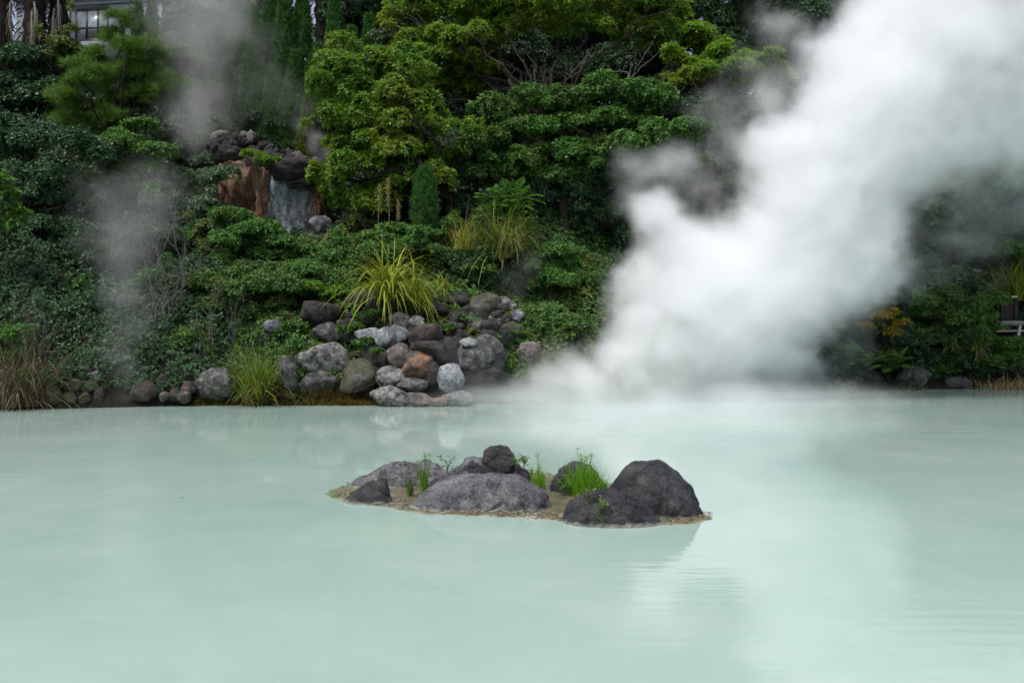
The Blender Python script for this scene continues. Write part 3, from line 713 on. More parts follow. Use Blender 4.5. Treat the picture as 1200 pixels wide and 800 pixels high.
Lr(73, 459, 91, 475, 'olive', 'round mossy stone beside the square block', 152, Y=31.05)
Lr(91, 459, 106, 474, 'olive', 'second round mossy stone farther from the square block', 153, Y=31.1)
Lr(83, 443, 98, 461, 'moss', 'olive stone in the second course of the heap', 154, Y=31.4)
Lr(70, 447, 83, 461, 'moss', 'pale mossy stone above the square block', 155, Y=31.4)
Lr(64, 427, 90, 445, 'dark', 'large dark stone near the heap top by withered grass', 156, Y=31.8)
Lr(89, 426, 109, 438, 'grey', 'pale grey flat stone topping the heap', 157, Y=31.9)
Lr(104, 433, 119, 447, 'lav', 'light grey rounded stone at the heap end', 158, Y=31.7)
Lr(86, 435, 110, 447, 'dark', 'dark flat stone under the pale grey flat stone', 159, Y=31.7)
Lr(65, 418, 90, 431, 'dark', 'darkest stone crowning the heap', 160, Y=32.0)
Lr(105, 426, 118, 436, 'dark', 'small dark stone behind the light rounded stone', 161, Y=32.0)
Lr(95, 444, 117, 463, 'moss', 'brown stone at the heap end towards the spring', 162, Y=31.5)
Lr(107, 452, 124, 473, 'rust', 'brown earthy stone at the waterline by the spring', 163, Y=31.4)
Lr(50, 432, 68, 452, 'dark', 'dark stone tucked beside the withered grass', 164, Y=31.6)
GV = 'stones around the small bubbling spring'
Vr = lambda *a, **k: stone('stone', *a, group=GV, cat='stone', **k)
Vr(154, 446, 187, 471, 'rust', 'round brown boulder beside the bubbling spring', 171, Y=31.6, facet=0.35)
Vr(133, 434, 166, 466, 'grey', 'grey boulder behind the bubbling spring steam', 172, Y=32.5)
Vr(180, 440, 206, 462, 'dark', 'dark stone in dead twigs behind the brown boulder', 173, Y=32.3)
Vr(198, 454, 213, 471, 'rust', 'brown stone with a hollow next to the mossy stone', 174, Y=31.7)
Vr(210, 446, 231, 464, 'rust', 'reddish stone leaning above the mossy stone', 175, Y=31.9)
Vr(207, 458, 224, 473, 'moss', 'green mossy stone at the waterline near the smooth grey boulder', 176, Y=31.6)
Vr(186, 458, 200, 471, 'moss', 'small mossy stone between the brown stones', 177, Y=31.6)
GR = 'rocks on the far bank under the bushes'
Rr = lambda *a, **k: stone('rock', *a, group=GR, cat='rock', **k)
Rr(1048, 425, 1092, 460, 'grey', 'grey bank rock under the amber leaved sapling', 181, dY=0, Y=40.2)
Rr(1106, 440, 1142, 460, 'grey', 'low grey rock at the waterline beside straw grass', 182, Y=40.4)
Rr(1187, 420, 1222, 447, 'lav', 'pale grey rock under the pipe', 183, Y=41.4)
Rr(990, 430, 1040, 462, 'dark', 'dark rock under the overhanging ferns', 184, Y=40.0)

# ================================================================== CLIFF
def cliff_mat(name, cols, streak):
    m, nt, out = new_mat(name)
    tc = N(nt, 'ShaderNodeTexCoord'); co = tc.outputs['Object']
    mp = N(nt, 'ShaderNodeMapping'); mp.inputs['Scale'].default_value = (4.0, 1.5, 0.35); nt.links.new(co, mp.inputs[0])
    a = noise(nt, mp.outputs[0], 1.2, 7, 0.7); b = noise(nt, co, 2.2, 6, 0.65)
    c = ramp(nt, cols, math_(nt, 'ADD', math_(nt, 'MULTIPLY', a, 0.65), math_(nt, 'MULTIPLY', b, 0.35)))
    mp2 = N(nt, 'ShaderNodeMapping'); mp2.inputs['Scale'].default_value = (7.0, 1.5, 0.25); mp2.inputs['Location'].default_value = (3, 1, 2); nt.links.new(co, mp2.inputs[0])
    d = noise(nt, mp2.outputs[0], 1.3, 6, 0.7)
    c = mix(nt, c, streak, ramp(nt, [(0.54, 0.0), (0.66, 0.85)], d))
    e = noise(nt, co, 9, 4, 0.7)
    c = mix(nt, c, (0.02, 0.018, 0.016), math_(nt, 'MULTIPLY', ramp(nt, [(0.40, 1.0), (0.47, 0.0)], e), 0.7))
    nt.links.new(bsdf(nt, c, 0.75, bump(nt, math_(nt, 'ADD', a, e), 0.8, 0.08), 0.3), out.inputs[0]); return m
CLO = cliff_mat('rust_stained_cliff', [(0.34, (0.055, 0.030, 0.018)), (0.46, (0.16, 0.085, 0.045)), (0.56, (0.26, 0.14, 0.07)), (0.66, (0.24, 0.185, 0.13)), (0.75, (0.36, 0.34, 0.30))], (0.27, 0.27, 0.26))
CLG = cliff_mat('mineral_grey_cliff', [(0.34, (0.10, 0.11, 0.115)), (0.48, (0.25, 0.285, 0.305)), (0.6, (0.36, 0.395, 0.41)), (0.72, (0.48, 0.50, 0.49))], (0.055, 0.058, 0.055))
YC = 41.0
cliff = empty('cliff', px2(315, 285, YC), 'stained cliff face below a heap of dark stones', 'cliff')
def cliff_slab(name, pts, Y, mat, thick, seed):
    """uneven rock face: outline columns (px, py_top, py_bot)"""
    pts = np.array(pts, float); n, k = 34, 30
    px = np.linspace(pts[0, 0], pts[-1, 0], n)
    t0 = np.interp(px, pts[:, 0], pts[:, 1]); b0 = np.interp(px, pts[:, 0], pts[:, 2])
    V = []
    for i in range(n):
        for j in range(k):
            f = j / (k - 1)
            p = px2(px[i], t0[i] + (b0[i] - t0[i]) * f, Y)
            q = Vector((p[0] * 0.9, p[2] * 0.35, seed)); q2 = Vector((p[0] * 3, p[2] * 1.4, seed))
            p[1] -= 0.6 * mnoise.fractal(q, 0.8, 2, 6) + 0.16 * mnoise.noise(q2)
            p[2] += 0.22 * mnoise.fractal(Vector((p[0] * 2.2, f * 3, seed)), 0.8, 2, 4); p[0] += 0.16 * mnoise.fractal(Vector((p[2] * 1.7, i * .15, seed + 4)), 0.8, 2, 4)
            p[1] -= 0 + 0.25 * math.sin(math.pi * i / (n - 1)) - 0.25 * f
            V.append(p)
    V = np.array(V); F = []
    for i in range(n - 1):
        for j in range(k - 1):
            F.append((i * k + j, i * k + j + 1, (i + 1) * k + j + 1, (i + 1) * k + j))
    nb = len(V); B_ = V.copy(); B_[:, 1] = Y + thick; V = np.concatenate([V, B_])
    for i in range(n - 1):
        for j in (0, k - 1):
            a, b = i * k + j, (i + 1) * k + j
            F.append((a, b, b + nb, a + nb) if j == 0 else (b, a, a + nb, b + nb))
    for j in range(k - 1):
        for i in (0, n - 1):
            a, b = i * k + j, i * k + j + 1
            F.append((b, a, a + nb, b + nb) if i == 0 else (a, b, b + nb, a + nb))
    o = link(name, np_mesh(name, V - np.array(cliff.location), np.array(F), True), mat, cliff)
    return o
tag(cliff_slab('stained_face', [(256, 192, 300), (285, 191, 300), (315, 200, 300)], YC, CLO, 2.5, 2.0), 'rust orange streaked cliff face')
tag(cliff_slab('mineral_face', [(311, 205, 295), (340, 208, 292), (370, 206, 290)], YC + 0.15, CLG, 2.4, 5.0), 'pale blue grey streaked cliff face')
tag(cliff_slab('cliff_edge', [(365, 200, 285), (372, 196, 288), (382, 205, 290)], YC + 0.5, CLO, 2.0, 8.0), 'dark rusty cliff edge')
GC = 'slabs of dark rock capping the cliff'
Cr = lambda *a, **k: stone('boulder', *a, group=GC, **k)
Cr(311, 183, 372, 214, 'clinker', 'big dark overhanging rock above the grey cliff face', 191, Y=YC - 0.35, facet=0.5, rough=0.2)
Cr(308, 176, 336, 200, 'clinker', 'dark rock behind the small bush on the cliff', 192, Y=YC + 0.2)
Cr(362, 186, 382, 205, 'rust', 'rusty brown rock at the cliff corner', 193, Y=YC)
Cr(250, 172, 290, 194, 'dark', 'veiled grey rock above the rust stained face', 194, Y=YC + 0.5)
Cr(282, 180, 316, 203, 'dark', 'dark rock ledge under the small cliff bush', 195, Y=YC + 0.3)
Cr(361, 252, 391, 279, 'lav', 'white crusted boulder at the foot of the cliff', 196, Y=YC - 0.3, rough=0.2)
Cr(371, 272, 402, 292, 'dark', 'dark boulder at the cliff foot beside the white crusted one', 197, Y=YC - 0.3)
Cr(335, 205, 372, 222, 'clinker', 'dark rock lip hanging over the grey streaks', 198, Y=YC - 0.25, rough=0.2)
# small dark stones wedged in the gaps of the pile
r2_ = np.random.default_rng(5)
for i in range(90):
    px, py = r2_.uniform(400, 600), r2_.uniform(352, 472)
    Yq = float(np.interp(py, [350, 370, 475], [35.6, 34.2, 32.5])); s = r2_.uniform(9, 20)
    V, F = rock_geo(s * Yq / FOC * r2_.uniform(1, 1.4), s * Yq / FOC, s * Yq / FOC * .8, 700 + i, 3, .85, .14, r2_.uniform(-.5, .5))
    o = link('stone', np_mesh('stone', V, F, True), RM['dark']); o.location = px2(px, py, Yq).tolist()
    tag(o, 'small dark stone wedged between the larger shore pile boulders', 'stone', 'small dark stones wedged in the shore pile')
# heap of dark clinker stones on top of the cliff: nothing tells most of them apart
protos = []
for i, sd in enumerate((301, 302, 303, 304, 305, 306)):
    V, F = rock_geo(1, 0.9, 0.85, sd, 3, 0.6, 0.16)
    protos.append(np_mesh('stone', V, F, True))
    protos[-1].materials.append(RM['clinker'])
r_ = np.random.default_rng(77)
spots = []
for i in range(90):
    px = r_.uniform(246, 372)
    topy = np.interp(px, [246, 262, 290, 305, 330, 350, 375], [163, 152, 155, 160, 172, 182, 190])
    boty = np.interp(px, [246, 290, 310, 340, 375], [180, 180, 188, 200, 200])
    py = topy + (boty - topy) * r_.uniform(0.05, 0.95)
    spots.append((px, py, topy))
spots.sort(key=lambda t: t[1])
first = True
for px, py, topy in spots:
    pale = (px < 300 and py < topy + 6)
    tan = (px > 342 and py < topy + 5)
    Y = YC - 0.25 + max(0, (195 - py)) * 0.03
    s = r_.uniform(8, 14) * Y / FOC
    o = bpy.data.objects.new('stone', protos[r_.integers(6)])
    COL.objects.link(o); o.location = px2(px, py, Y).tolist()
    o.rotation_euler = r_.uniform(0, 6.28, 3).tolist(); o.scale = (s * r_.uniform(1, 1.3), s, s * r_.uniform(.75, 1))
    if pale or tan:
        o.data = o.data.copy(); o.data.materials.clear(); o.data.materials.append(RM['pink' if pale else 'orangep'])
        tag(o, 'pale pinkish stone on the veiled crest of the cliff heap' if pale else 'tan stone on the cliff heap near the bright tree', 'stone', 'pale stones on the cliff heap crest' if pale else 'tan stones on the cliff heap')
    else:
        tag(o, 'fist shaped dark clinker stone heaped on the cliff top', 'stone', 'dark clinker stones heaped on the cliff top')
# ================================================================== PLANTS
NLEAF = [0]
def ell_area(R):
    a, b, c = R[:, 0], R[:, 1], R[:, 2]; p = 1.6
    return 4 * np.pi * (((a * b) ** p + (a * c) ** p + (b * c) ** p) / 3) ** (1 / p)
def plant(name, label, cat, group, base, Y, pads, mat, L=0.15, W=0.065, k=6, tilt=(45, 95), cover=1.6, bark=None, tr=0.12, up=0.5, low=-0.35,
          shell=(0.7, 1.06), droop=0.1, sub=6, sub_size=(0.35, 0.6), limbs=True, trunk_name='trunk', depth=0.9, jit=0.35, rzm=1.0, fmax=0.85):
    """tree or shrub at distance Y; base = (px, py) of its foot; pads = [(px, py, rx, rz, dY)] leafy tiers in photo pixels"""
    s = Y / FOC
    b = px2(base[0], base[1], Y); 
    zt = float(hill(b[0], b[1])); 
    if b[2] > zt: b[2] = zt
    C = []; R = []
    for p in pads:
        dY = p[4] if len(p) > 4 else RNG.uniform(-0.4, 0.4) * p[2] * s
        c = px2(p[0], p[1], Y + dY); rx, rz = p[2] * s, p[3] * s * rzm
        if sub:
            for q in range(sub):
                d = nrm(RNG.normal(0, 1, 3)); 
                if d[2] < -0.3: d[2] *= -0.5
                f = RNG.uniform(0.4, fmax); z = RNG.uniform(*sub_size)
                C.append(c + d * np.array([rx, rx * depth, rz]) * f); R.append(np.array([rx * z, rx * z * depth, max(rz * z, rx * z * 0.5)]))
        else:
            C.append(c); R.append(np.array([rx, rx * depth, rz]))
    C = np.array(C); R = np.array(R)
    n = int(ell_area(R).sum() * cover / (k * L * W * 0.5))
    NLEAF[0] += n * k
    P, Nn = tuft_points(C, R, n, shell, up, low)
    V, F = leaves(P, Nn, k, L, W, tilt, jit=jit, droop=droop)
    root = empty(name, b, label, cat, group)
    o = link('crown', np_mesh('crown', V - b, F), LM[mat], root)
    if bark is not None:
        a = Acc()
        ctr = C.mean(0); low_ = np.quantile(C[:, 2], 0.15)
        fork = np.array([b[0] * 0.7 + ctr[0] * 0.3, b[1] * 0.6 + ctr[1] * 0.4, max(b[2] + 0.3, min(low_, b[2] + 0.55 * (ctr[2] - b[2])))])
        a.add(*tube(wander(b - np.array([0, 0, 0.4]), fork, 6, 0.03), np.linspace(tr, tr * 0.75, 6), 8))
        if limbs:
            for p in pads:
                if len(pads) > 8 and RNG.uniform() < 0.45: continue
                c = px2(p[0], p[1], Y) + np.array([0, RNG.normal(0, p[2] * s * .6), 0]); m = fork + (c - fork) * 0.55 + RNG.normal(0, 0.12, 3)
                l = wander(fork + np.array([RNG.normal(0, .25), RNG.normal(0, .3), RNG.uniform(-.9, .1)]), c, 7, 0.055, RNG.uniform(-.02, .12)); a.add(*tube(l, np.linspace(tr * 0.6, tr * 0.15, 7), 6))
                for q in range(3):
                    e = c + RNG.normal(0, 0.45, 3) * np.array([p[2] * s, p[2] * s, p[3] * s])
                    a.add(*tube(wander(l[3 + q], e, 5, 0.05), np.linspace(tr * 0.2, tr * 0.06, 5), 5))
        link(trunk_name, a.mesh('trunk', b, True), bark, root)
    return root
def area_pads(x0, y0, x1, y1, n, r=(25, 40), asp=0.75, seed=0):
    r_ = np.random.default_rng(seed + 1000); out = []
    nx = max(1, int(round(math.sqrt(n * (x1 - x0) / max(1, (y1 - y0)))))); ny = max(1, int(math.ceil(n / nx)))
    for i in range(nx):
        for j in range(ny):
            q = r_.uniform(*r)
            out.append((x0 + (i + r_.uniform(.2, .8)) * (x1 - x0) / nx, y0 + (j + r_.uniform(.2, .8)) * (y1 - y0) / ny, q, q * asp))
    return out

GT = 'broadleaf trees on the slope'
BIG = dict(L=0.19, W=0.08, k=7, tilt=(45, 95), up=0.6, low=-0.6, shell=(0.7, 1.1), sub=12, rzm=1.8, sub_size=(0.18, 0.46), fmax=1.12)
plant('broadleaf_tree', 'bright green tiered tree reaching over the cliff face', 'tree', GT, (548, 268), 39.5,
      [(385, 88, 32, 14), (425, 80, 42, 17), (468, 92, 38, 17), (400, 110, 36, 16), (440, 118, 42, 17), (482, 122, 38, 16), (385, 140, 24, 13), (425, 150, 40, 15),
       (470, 152, 42, 16), (515, 150, 38, 15), (402, 172, 26, 11), (455, 180, 40, 13), (500, 182, 40, 13), (392, 210, 22, 18), (425, 200, 34, 16), (462, 212, 36, 16), (408, 235, 26, 16), (500, 215, 32, 13), (440, 240, 30, 14)],
      'bright', bark=BARKD, tr=0.2, cover=1.7, **BIG)
plant('broadleaf_tree', 'tall yellow green tree with bare inner branches at the slope top', 'tree', GT, (640, 118), 44.5,
      [(488, 18, 24, 9), (520, 4, 40, 16), (560, 14, 42, 15), (500, 48, 36, 13), (538, 50, 40, 15), (575, 44, 34, 14), (512, 74, 38, 13), (548, 86, 36, 12), (520, 100, 30, 10), (612, 4, 42, 16),
       (660, 10, 42, 15), (705, 2, 44, 15), (745, 14, 42, 14), (785, 22, 36, 12), (812, 44, 30, 11), (770, 44, 34, 11), (735, 36, 30, 11), (640, 34, 30, 11), (690, 30, 30, 10), (475, 5, 25, 10), (455, 22, 16, 7), (470, 38, 20, 8), (840, 58, 24, 8), (600, 28, 34, 12), (550, 108, 30, 9), (490, 110, 26, 9)],
      'yellow', bark=BARK, tr=0.17, cover=1.5, **BIG)
plant('broadleaf_tree', 'spreading tree whose flat bright branch reaches into the steam', 'tree', GT, (690, 115), 42.5,
      [(800, 98, 22, 6), (828, 90, 30, 8), (860, 80, 28, 8), (890, 76, 28, 8), (905, 92, 24, 9), (835, 68, 26, 7), (790, 72, 26, 8), (870, 98, 20, 7)], 'yellow', bark=BARK, tr=0.11, cover=1.7, **BIG)
plant('broadleaf_tree', 'deep green tiered tree in the middle of the slope', 'tree', GT, (660, 240), 41.0,
      [(580, 135, 36, 12), (622, 128, 38, 13), (665, 122, 36, 12), (705, 108, 36, 12), (745, 116, 36, 12), (600, 160, 40, 12), (650, 156, 40, 12), (700, 146, 38, 12), (745, 148, 36, 12), (785, 160, 36, 12),
       (560, 180, 36, 12), (610, 188, 40, 11), (665, 182, 40, 11), (715, 176, 36, 11), (760, 182, 34, 11), (800, 190, 30, 11), (575, 205, 30, 9), (640, 208, 34, 9), (690, 202, 30, 9)],
      'mid', bark=BARKD, tr=0.2, cover=1.6, **BIG)
DK = dict(L=0.17, W=0.075, k=6, tilt=(50, 100), up=0.25, low=-0.6, sub=6, cover=1.5)
GD = 'dark evergreens on the slope'
plant('evergreen_tree', 'dark evergreen with drooping leaves at the top beside the steam', 'tree', GD, (880, 150), 47.5, area_pads(780, -30, 990, 110, 13, (30, 42), 0.8, 1), 'dark', bark=BARKD, tr=0.2, droop=0.4, **DK)
plant('evergreen_tree', 'dark ivy clad evergreen filling the shade under the tiered tree', 'tree', GD, (690, 345), 41.6, area_pads(610, 205, 790, 345, 14, (26, 36), 0.9, 2), 'dark', bark=BARKD, tr=0.15, **DK)
plant('evergreen_tree', 'dark evergreen mass in shade below the bright tiered tree', 'tree', GD, (520, 275), 41.8, area_pads(420, 170, 620, 265, 10, (24, 34), 0.8, 3), 'dark', bark=BARKD, tr=0.15, **DK)
plant('evergreen_tree', 'dark evergreen seen in the gap between main steam and its wisp', 'tree', GD, (840, 370), 41.8, area_pads(760, 110, 900, 370, 16, (28, 40), 0.9, 4), 'dark', bark=BARKD, tr=0.15, **DK)
plant('evergreen_tree', 'dark evergreen behind the dense lower steam column', 'tree', GD, (920, 400), 42.5, area_pads(850, 200, 1050, 430, 16, (30, 42), 0.9, 5), 'dark', bark=BARKD, tr=0.15, **DK)
plant('evergreen_tree', 'tall dim tree veiled by the steam above the grey green bush', 'tree', GD, (1090, 330), 50, area_pads(980, -20, 1150, 260, 16, (34, 46), 0.9, 6), 'dark', bark=BARKD, tr=0.2, **DK)
plant('evergreen_tree', 'tall dim tree behind the steam nearest the pipe', 'tree', GD, (1190, 330), 51, area_pads(1130, 20, 1290, 280, 14, (34, 46), 0.9, 7), 'dark', bark=BARKD, tr=0.2, **DK)
plant('evergreen_tree', 'dark tree behind the yellow green tree at the slope top', 'tree', GD, (690, 130), 50, area_pads(560, -40, 820, 130, 14, (34, 46), 0.9, 8), 'dark', bark=BARKD, tr=0.2, **DK)
plant('evergreen_tree', 'dark broad tree behind the cypress row', 'tree', GD, (450, 130), 52, area_pads(380, -40, 560, 120, 10, (34, 46), 0.9, 9), 'dark', bark=BARKD, tr=0.2, **DK)

plant('evergreen_tree', 'dark evergreen behind the torn steam wisps', 'tree', GD, (850, 300), 47.0, area_pads(770, 85, 930, 290, 14, (30, 42), 0.95, 41), 'dark', bark=BARKD, tr=0.15, **DK)
plant('evergreen_tree', 'dark evergreen covering the slope behind the upper dense steam', 'tree', GD, (980, 300), 48.0, area_pads(900, 60, 1080, 290, 14, (30, 42), 0.95, 42), 'dark', bark=BARKD, tr=0.15, **DK)
for i, (x, Yb, lab) in enumerate([(500, 57, 'dark tree on the crest behind the yellow green tree and cypresses'), (610, 58, 'dark tree on the crest behind the middle of the yellow green tree'), (740, 57, 'dark tree on the crest behind the flat bright branch'),
        (850, 56, 'dark tree on the crest behind the drooping evergreen'), (960, 57, 'dark tree on the crest hidden in the densest steam'), (1070, 58, 'dark tree on the crest over the veiled far bank'), (1190, 58, 'dark tree on the crest above the pipe')]):
    plant('evergreen_tree', lab, 'tree', GD, (x, 200), Yb, area_pads(x - 75, -60, x + 75, 190, 13, (34, 48), 0.95, 60 + i), 'dark', bark=BARKD, tr=0.2, L=0.22, W=0.1, k=6, tilt=(50, 100), up=0.25, low=-0.6, sub=5, cover=1.3)
GX_ = dict(L=0.13, W=0.06, k=6, tilt=(40, 95), cover=1.5, up=0.4, sub=6)
for i, (x0, y0, x1, y1, by, Yb, m_, lab) in enumerate([(60, 355, 165, 420, 440, 34.6, 'dark', 'dark bush hanging over the small bubbling spring'), (175, 385, 260, 430, 450, 33.8, 'ivy', 'ivy covered bush behind the slender leafless shrub'),
        (250, 330, 345, 400, 420, 34.8, 'ivy', 'dense ivy bank bush behind the smooth oval stone'), (330, 320, 420, 350, 365, 36.0, 'mid', 'leafy bush over the dark overhanging ledge'), (560, 250, 640, 310, 340, 39.5, 'dark', 'dark bush behind the feathered young tree'),
        (680, 330, 790, 430, 450, 38.2, 'dark', 'dark bush at the root of the steam plume'), (780, 380, 980, 450, 460, 39.6, 'dark', 'dark bank bush hidden by the steam plume'), (205, 275, 270, 340, 350, 37.6, 'mid', 'leafy bush beside the tall grey leafless shrub'),
        (-40, 260, 60, 330, 350, 36.6, 'glossy', 'glossy bush below the big leaved branch'), (380, 295, 470, 330, 345, 36.4, 'ivy', 'leafy bank bush behind the golden grass')]):
    plant('bush', lab, 'bush', 'bushes filling the bank', ((x0 + x1) / 2, by), Yb, area_pads(x0, y0, x1, y1, max(5, int((x1 - x0) * (y1 - y0) / 900)), (17, 25), 0.85, 80 + i), m_, bark=BARKD, tr=0.05, **GX_)

# ---- far bank bushes beyond the steam
GRB = 'bushes on the far bank beyond the steam'
SH = dict(L=0.13, W=0.06, k=6, tilt=(40, 95), cover=1.5, up=0.4, sub=6)
plant('bush', 'large grey green bush with small glinting leaves beside the steam', 'bush', GRB, (1105, 380), 43.0, area_pads(1050, 215, 1160, 350, 11, (24, 32), 0.85, 11), 'grey', bark=BARKD, tr=0.08, **SH)
plant('bush', 'mid green bush above the large grey green bush near the frame edge'.replace(' near the frame edge', ''), 'bush', GRB, (1180, 345), 45.5, area_pads(1135, 185, 1230, 320, 10, (22, 32), 0.85, 12), 'mid', bark=BARKD, tr=0.08, **SH)
plant('bush', 'dense green bush directly in front of the brown post', 'bush', GRB, (1130, 440), 41.6, area_pads(1075, 345, 1172, 400, 9, (16, 24), 0.8, 13), 'mid', bark=BARKD, tr=0.06, **SH)
plant('bush', 'low dark bush hanging over the water under the dense green bush', 'bush', GRB, (1100, 450), 40.8, area_pads(1050, 395, 1150, 440, 9, (15, 22), 0.8, 14), 'dark', bark=BARKD, tr=0.05, **SH)
plant('bush', 'dim bush at the steam edge behind the amber sapling', 'bush', GRB, (1010, 440), 41.8, area_pads(960, 330, 1060, 430, 10, (18, 26), 0.85, 15), 'dark', bark=BARKD, tr=0.06, **SH)
plant('bush', 'bush half behind the pipe and straw grass', 'bush', GRB, (1195, 440), 41.2, area_pads(1150, 395, 1240, 435, 7, (13, 19), 0.8, 16), 'mid', bark=BARKD, tr=0.05, **SH)
plant('bush', 'dark bush behind the brown post and bamboo grass', 'bush', GRB, (1215, 400), 46.0, area_pads(1150, 300, 1290, 390, 9, (22, 30), 0.85, 17), 'dark', bark=BARKD, tr=0.06, **SH)
plant('sapling', 'sapling with amber autumn leaves beside the steam', 'sapling', None, (1038, 425), 39.9, [(1030, 372, 17, 7), (1018, 382, 12, 5), (1043, 366, 10, 4), (1050, 390, 14, 7), (1056, 378, 10, 5)], 'amber', L=0.16, W=0.06, k=5, tilt=(50, 100), cover=0.9, bark=BARKD, tr=0.03, sub=4, droop=0.3)

# ---- bushes on the near slope
GLB = 'bushes on the slope around the cliff'
plant('bush', 'glossy dark bush under the palm trunks', 'bush', GLB, (45, 150), 47.0, area_pads(-40, 62, 115, 132, 11, (22, 30), 0.8, 21), 'glossy', bark=BARKD, tr=0.08, **SH)
plant('bush', 'large glossy dark bush filling the slope below the pine', 'bush', GLB, (35, 360), 38.5, area_pads(-50, 150, 105, 350, 17, (26, 36), 0.85, 22), 'glossy', bark=BARKD, tr=0.1, **SH)
plant('bush', 'small leaved young tree in front of the pine foot', 'tree', GLB, (168, 290), 40.0, [(165, 148, 26, 13), (150, 170, 30, 17), (178, 178, 28, 17), (140, 198, 30, 17), (172, 205, 34, 17), (198, 222, 32, 18), (152, 228, 32, 18), (122, 215, 24, 17)], 'mid', bark=BARKD, tr=0.07, **SH)
plant('bush', 'olive bush behind the steam wisp next to the pine', 'bush', GLB, (212, 130), 46.5, [(205, 68, 28, 15), (225, 82, 28, 17), (195, 92, 26, 17), (232, 105, 28, 17), (210, 110, 30, 17)], 'olive', bark=BARKD, tr=0.06, **SH)
plant('bush', 'hazy grey green bush beside the rust stained cliff', 'bush', GLB, (220, 300), 40.0, area_pads(175, 205, 262, 280, 9, (20, 28), 0.8, 23), 'grey', bark=BARKD, tr=0.06, **SH)
plant('bush', 'wide leafy bush with light tips below the cliff face', 'bush', GLB, (300, 345), 38.2, [(268, 252, 26, 14), (300, 272, 32, 16), (335, 288, 32, 15), (370, 300, 30, 13), (280, 290, 32, 18), (318, 308, 36, 18), (355, 320, 34, 15), (250, 275, 28, 18), (395, 312, 26, 12), (260, 312, 32, 18)], 'mid', bark=BARKD, tr=0.07, **SH)
plant('bush', 'dark bush behind the thin steam over the spring', 'bush', GLB, (140, 420), 36.5, area_pads(85, 265, 205, 405, 14, (22, 32), 0.85, 24), 'dark', bark=BARKD, tr=0.07, **SH)
plant('bush', 'dark leafy bush over the retaining heap', 'bush', GLB, (45, 420), 35.0, area_pads(-30, 330, 110, 410, 10, (20, 30), 0.85, 25), 'dark', bark=BARKD, tr=0.07, **SH)
plant('bush', 'fresh green bush rising through withered grass', 'bush', GLB, (12, 462), 31.4, area_pads(-25, 385, 40, 455, 8, (13, 18), 0.85, 26), 'mid', bark=BARKD, tr=0.04, **SH)
plant('bush', 'ivy hung bush on the bank behind the tall shore grass', 'bush', GLB, (255, 410), 36.0, area_pads(205, 320, 330, 400, 10, (20, 28), 0.8, 27), 'ivy', bark=BARKD, tr=0.06, **SH)
plant('bush', 'ivy hung bush between wide leafy bush and dark ledge rock', 'bush', GLB, (365, 370), 36.4, area_pads(325, 315, 430, 352, 7, (18, 24), 0.7, 28), 'ivy', bark=BARKD, tr=0.05, **SH)
plant('bush', 'rounded light green bush above the outcrop', 'bush', GLB, (650, 375), 37.2, [(640, 292, 26, 15), (660, 305, 28, 17), (630, 315, 26, 17), (675, 325, 24, 18), (645, 335, 32, 18), (618, 335, 18, 15), (660, 352, 26, 13)], 'mid', bark=BARKD, tr=0.05, **SH)
plant('bush', 'creeping bush draped over rocks beside the pinkish stone', 'bush', GLB, (645, 412), 35.4, [(620, 375, 22, 11), (645, 382, 26, 12), (670, 385, 22, 11), (630, 395, 26, 11), (660, 398, 26, 10), (612, 390, 16, 9)], 'ivy', bark=BARKD, tr=0.03, **SH)
plant('bush', 'low mixed shrub between the golden grass and the feathery conifer', 'bush', GLB, (480, 318), 37.6, [(440, 285, 30, 10), (480, 290, 34, 12), (515, 300, 28, 12), (545, 305, 26, 12), (500, 275, 24, 9), (465, 270, 22, 8), (420, 290, 24, 10)], 'mid', bark=BARKD, tr=0.03, **SH)
plant('bush', 'dark low bush under the long grass above the outcrop', 'bush', GLB, (570, 345), 36.8, area_pads(510, 300, 610, 340, 7, (16, 22), 0.7, 29), 'dark', bark=BARKD, tr=0.04, **SH)
plant('bush', 'small bright bush growing on the cliff ledge', 'bush', None, (306, 205), 40.3, [(298, 184, 14, 6), (312, 189, 15, 7), (290, 180, 9, 4), (320, 194, 10, 5)], 'bright', L=0.12, W=0.055, k=6, cover=1.6, bark=BARKD, tr=0.03, sub=5)
plant('bush', 'pale leafy bush at the cliff foot beside the white crusted boulder', 'bush', GLB, (400, 292), 40.0, [(400, 272, 20, 9), (420, 280, 22, 9), (385, 284, 18, 8)], 'grey', bark=BARKD, tr=0.03, **SH)
plant('bush', 'dark bush closing the gap under the cliff crest and young tree', 'bush', GLB, (235, 215), 43.5, area_pads(200, 135, 262, 200, 6, (16, 24), 0.85, 30), 'grey', bark=BARKD, tr=0.05, **SH)
plant('bush', 'bright big leaved branch plant beside the glossy bush', 'bush', None, (-8, 330), 33.5, [(2, 212, 20, 8), (14, 228, 20, 9), (0, 245, 24, 9), (22, 250, 16, 7), (8, 262, 18, 7), (-25, 225, 26, 14)], 'fern', L=0.28, W=0.10, k=8, tilt=(55, 98), cover=1.2, bark=BARKD, tr=0.05, sub=4, droop=0.2)
plant('bush', 'yellowing climber around the palm trunks', 'bush', None, (72, 90), 46.6, [(70, 52, 24, 10), (85, 62, 26, 11), (55, 66, 20, 11), (45, 40, 8, 14), (82, 10, 6, 12), (78, 40, 14, 10)], 'olive', L=0.14, W=0.07, k=4, cover=0.7, bark=BARKD, tr=0.03, sub=5)
plant('bush', 'dark bush at the slope top between pine and cypress row', 'bush', GLB, (260, 170), 49.5, area_pads(190, 10, 300, 150, 10, (22, 32), 0.9, 31), 'grey', bark=BARKD, tr=0.06, **SH)
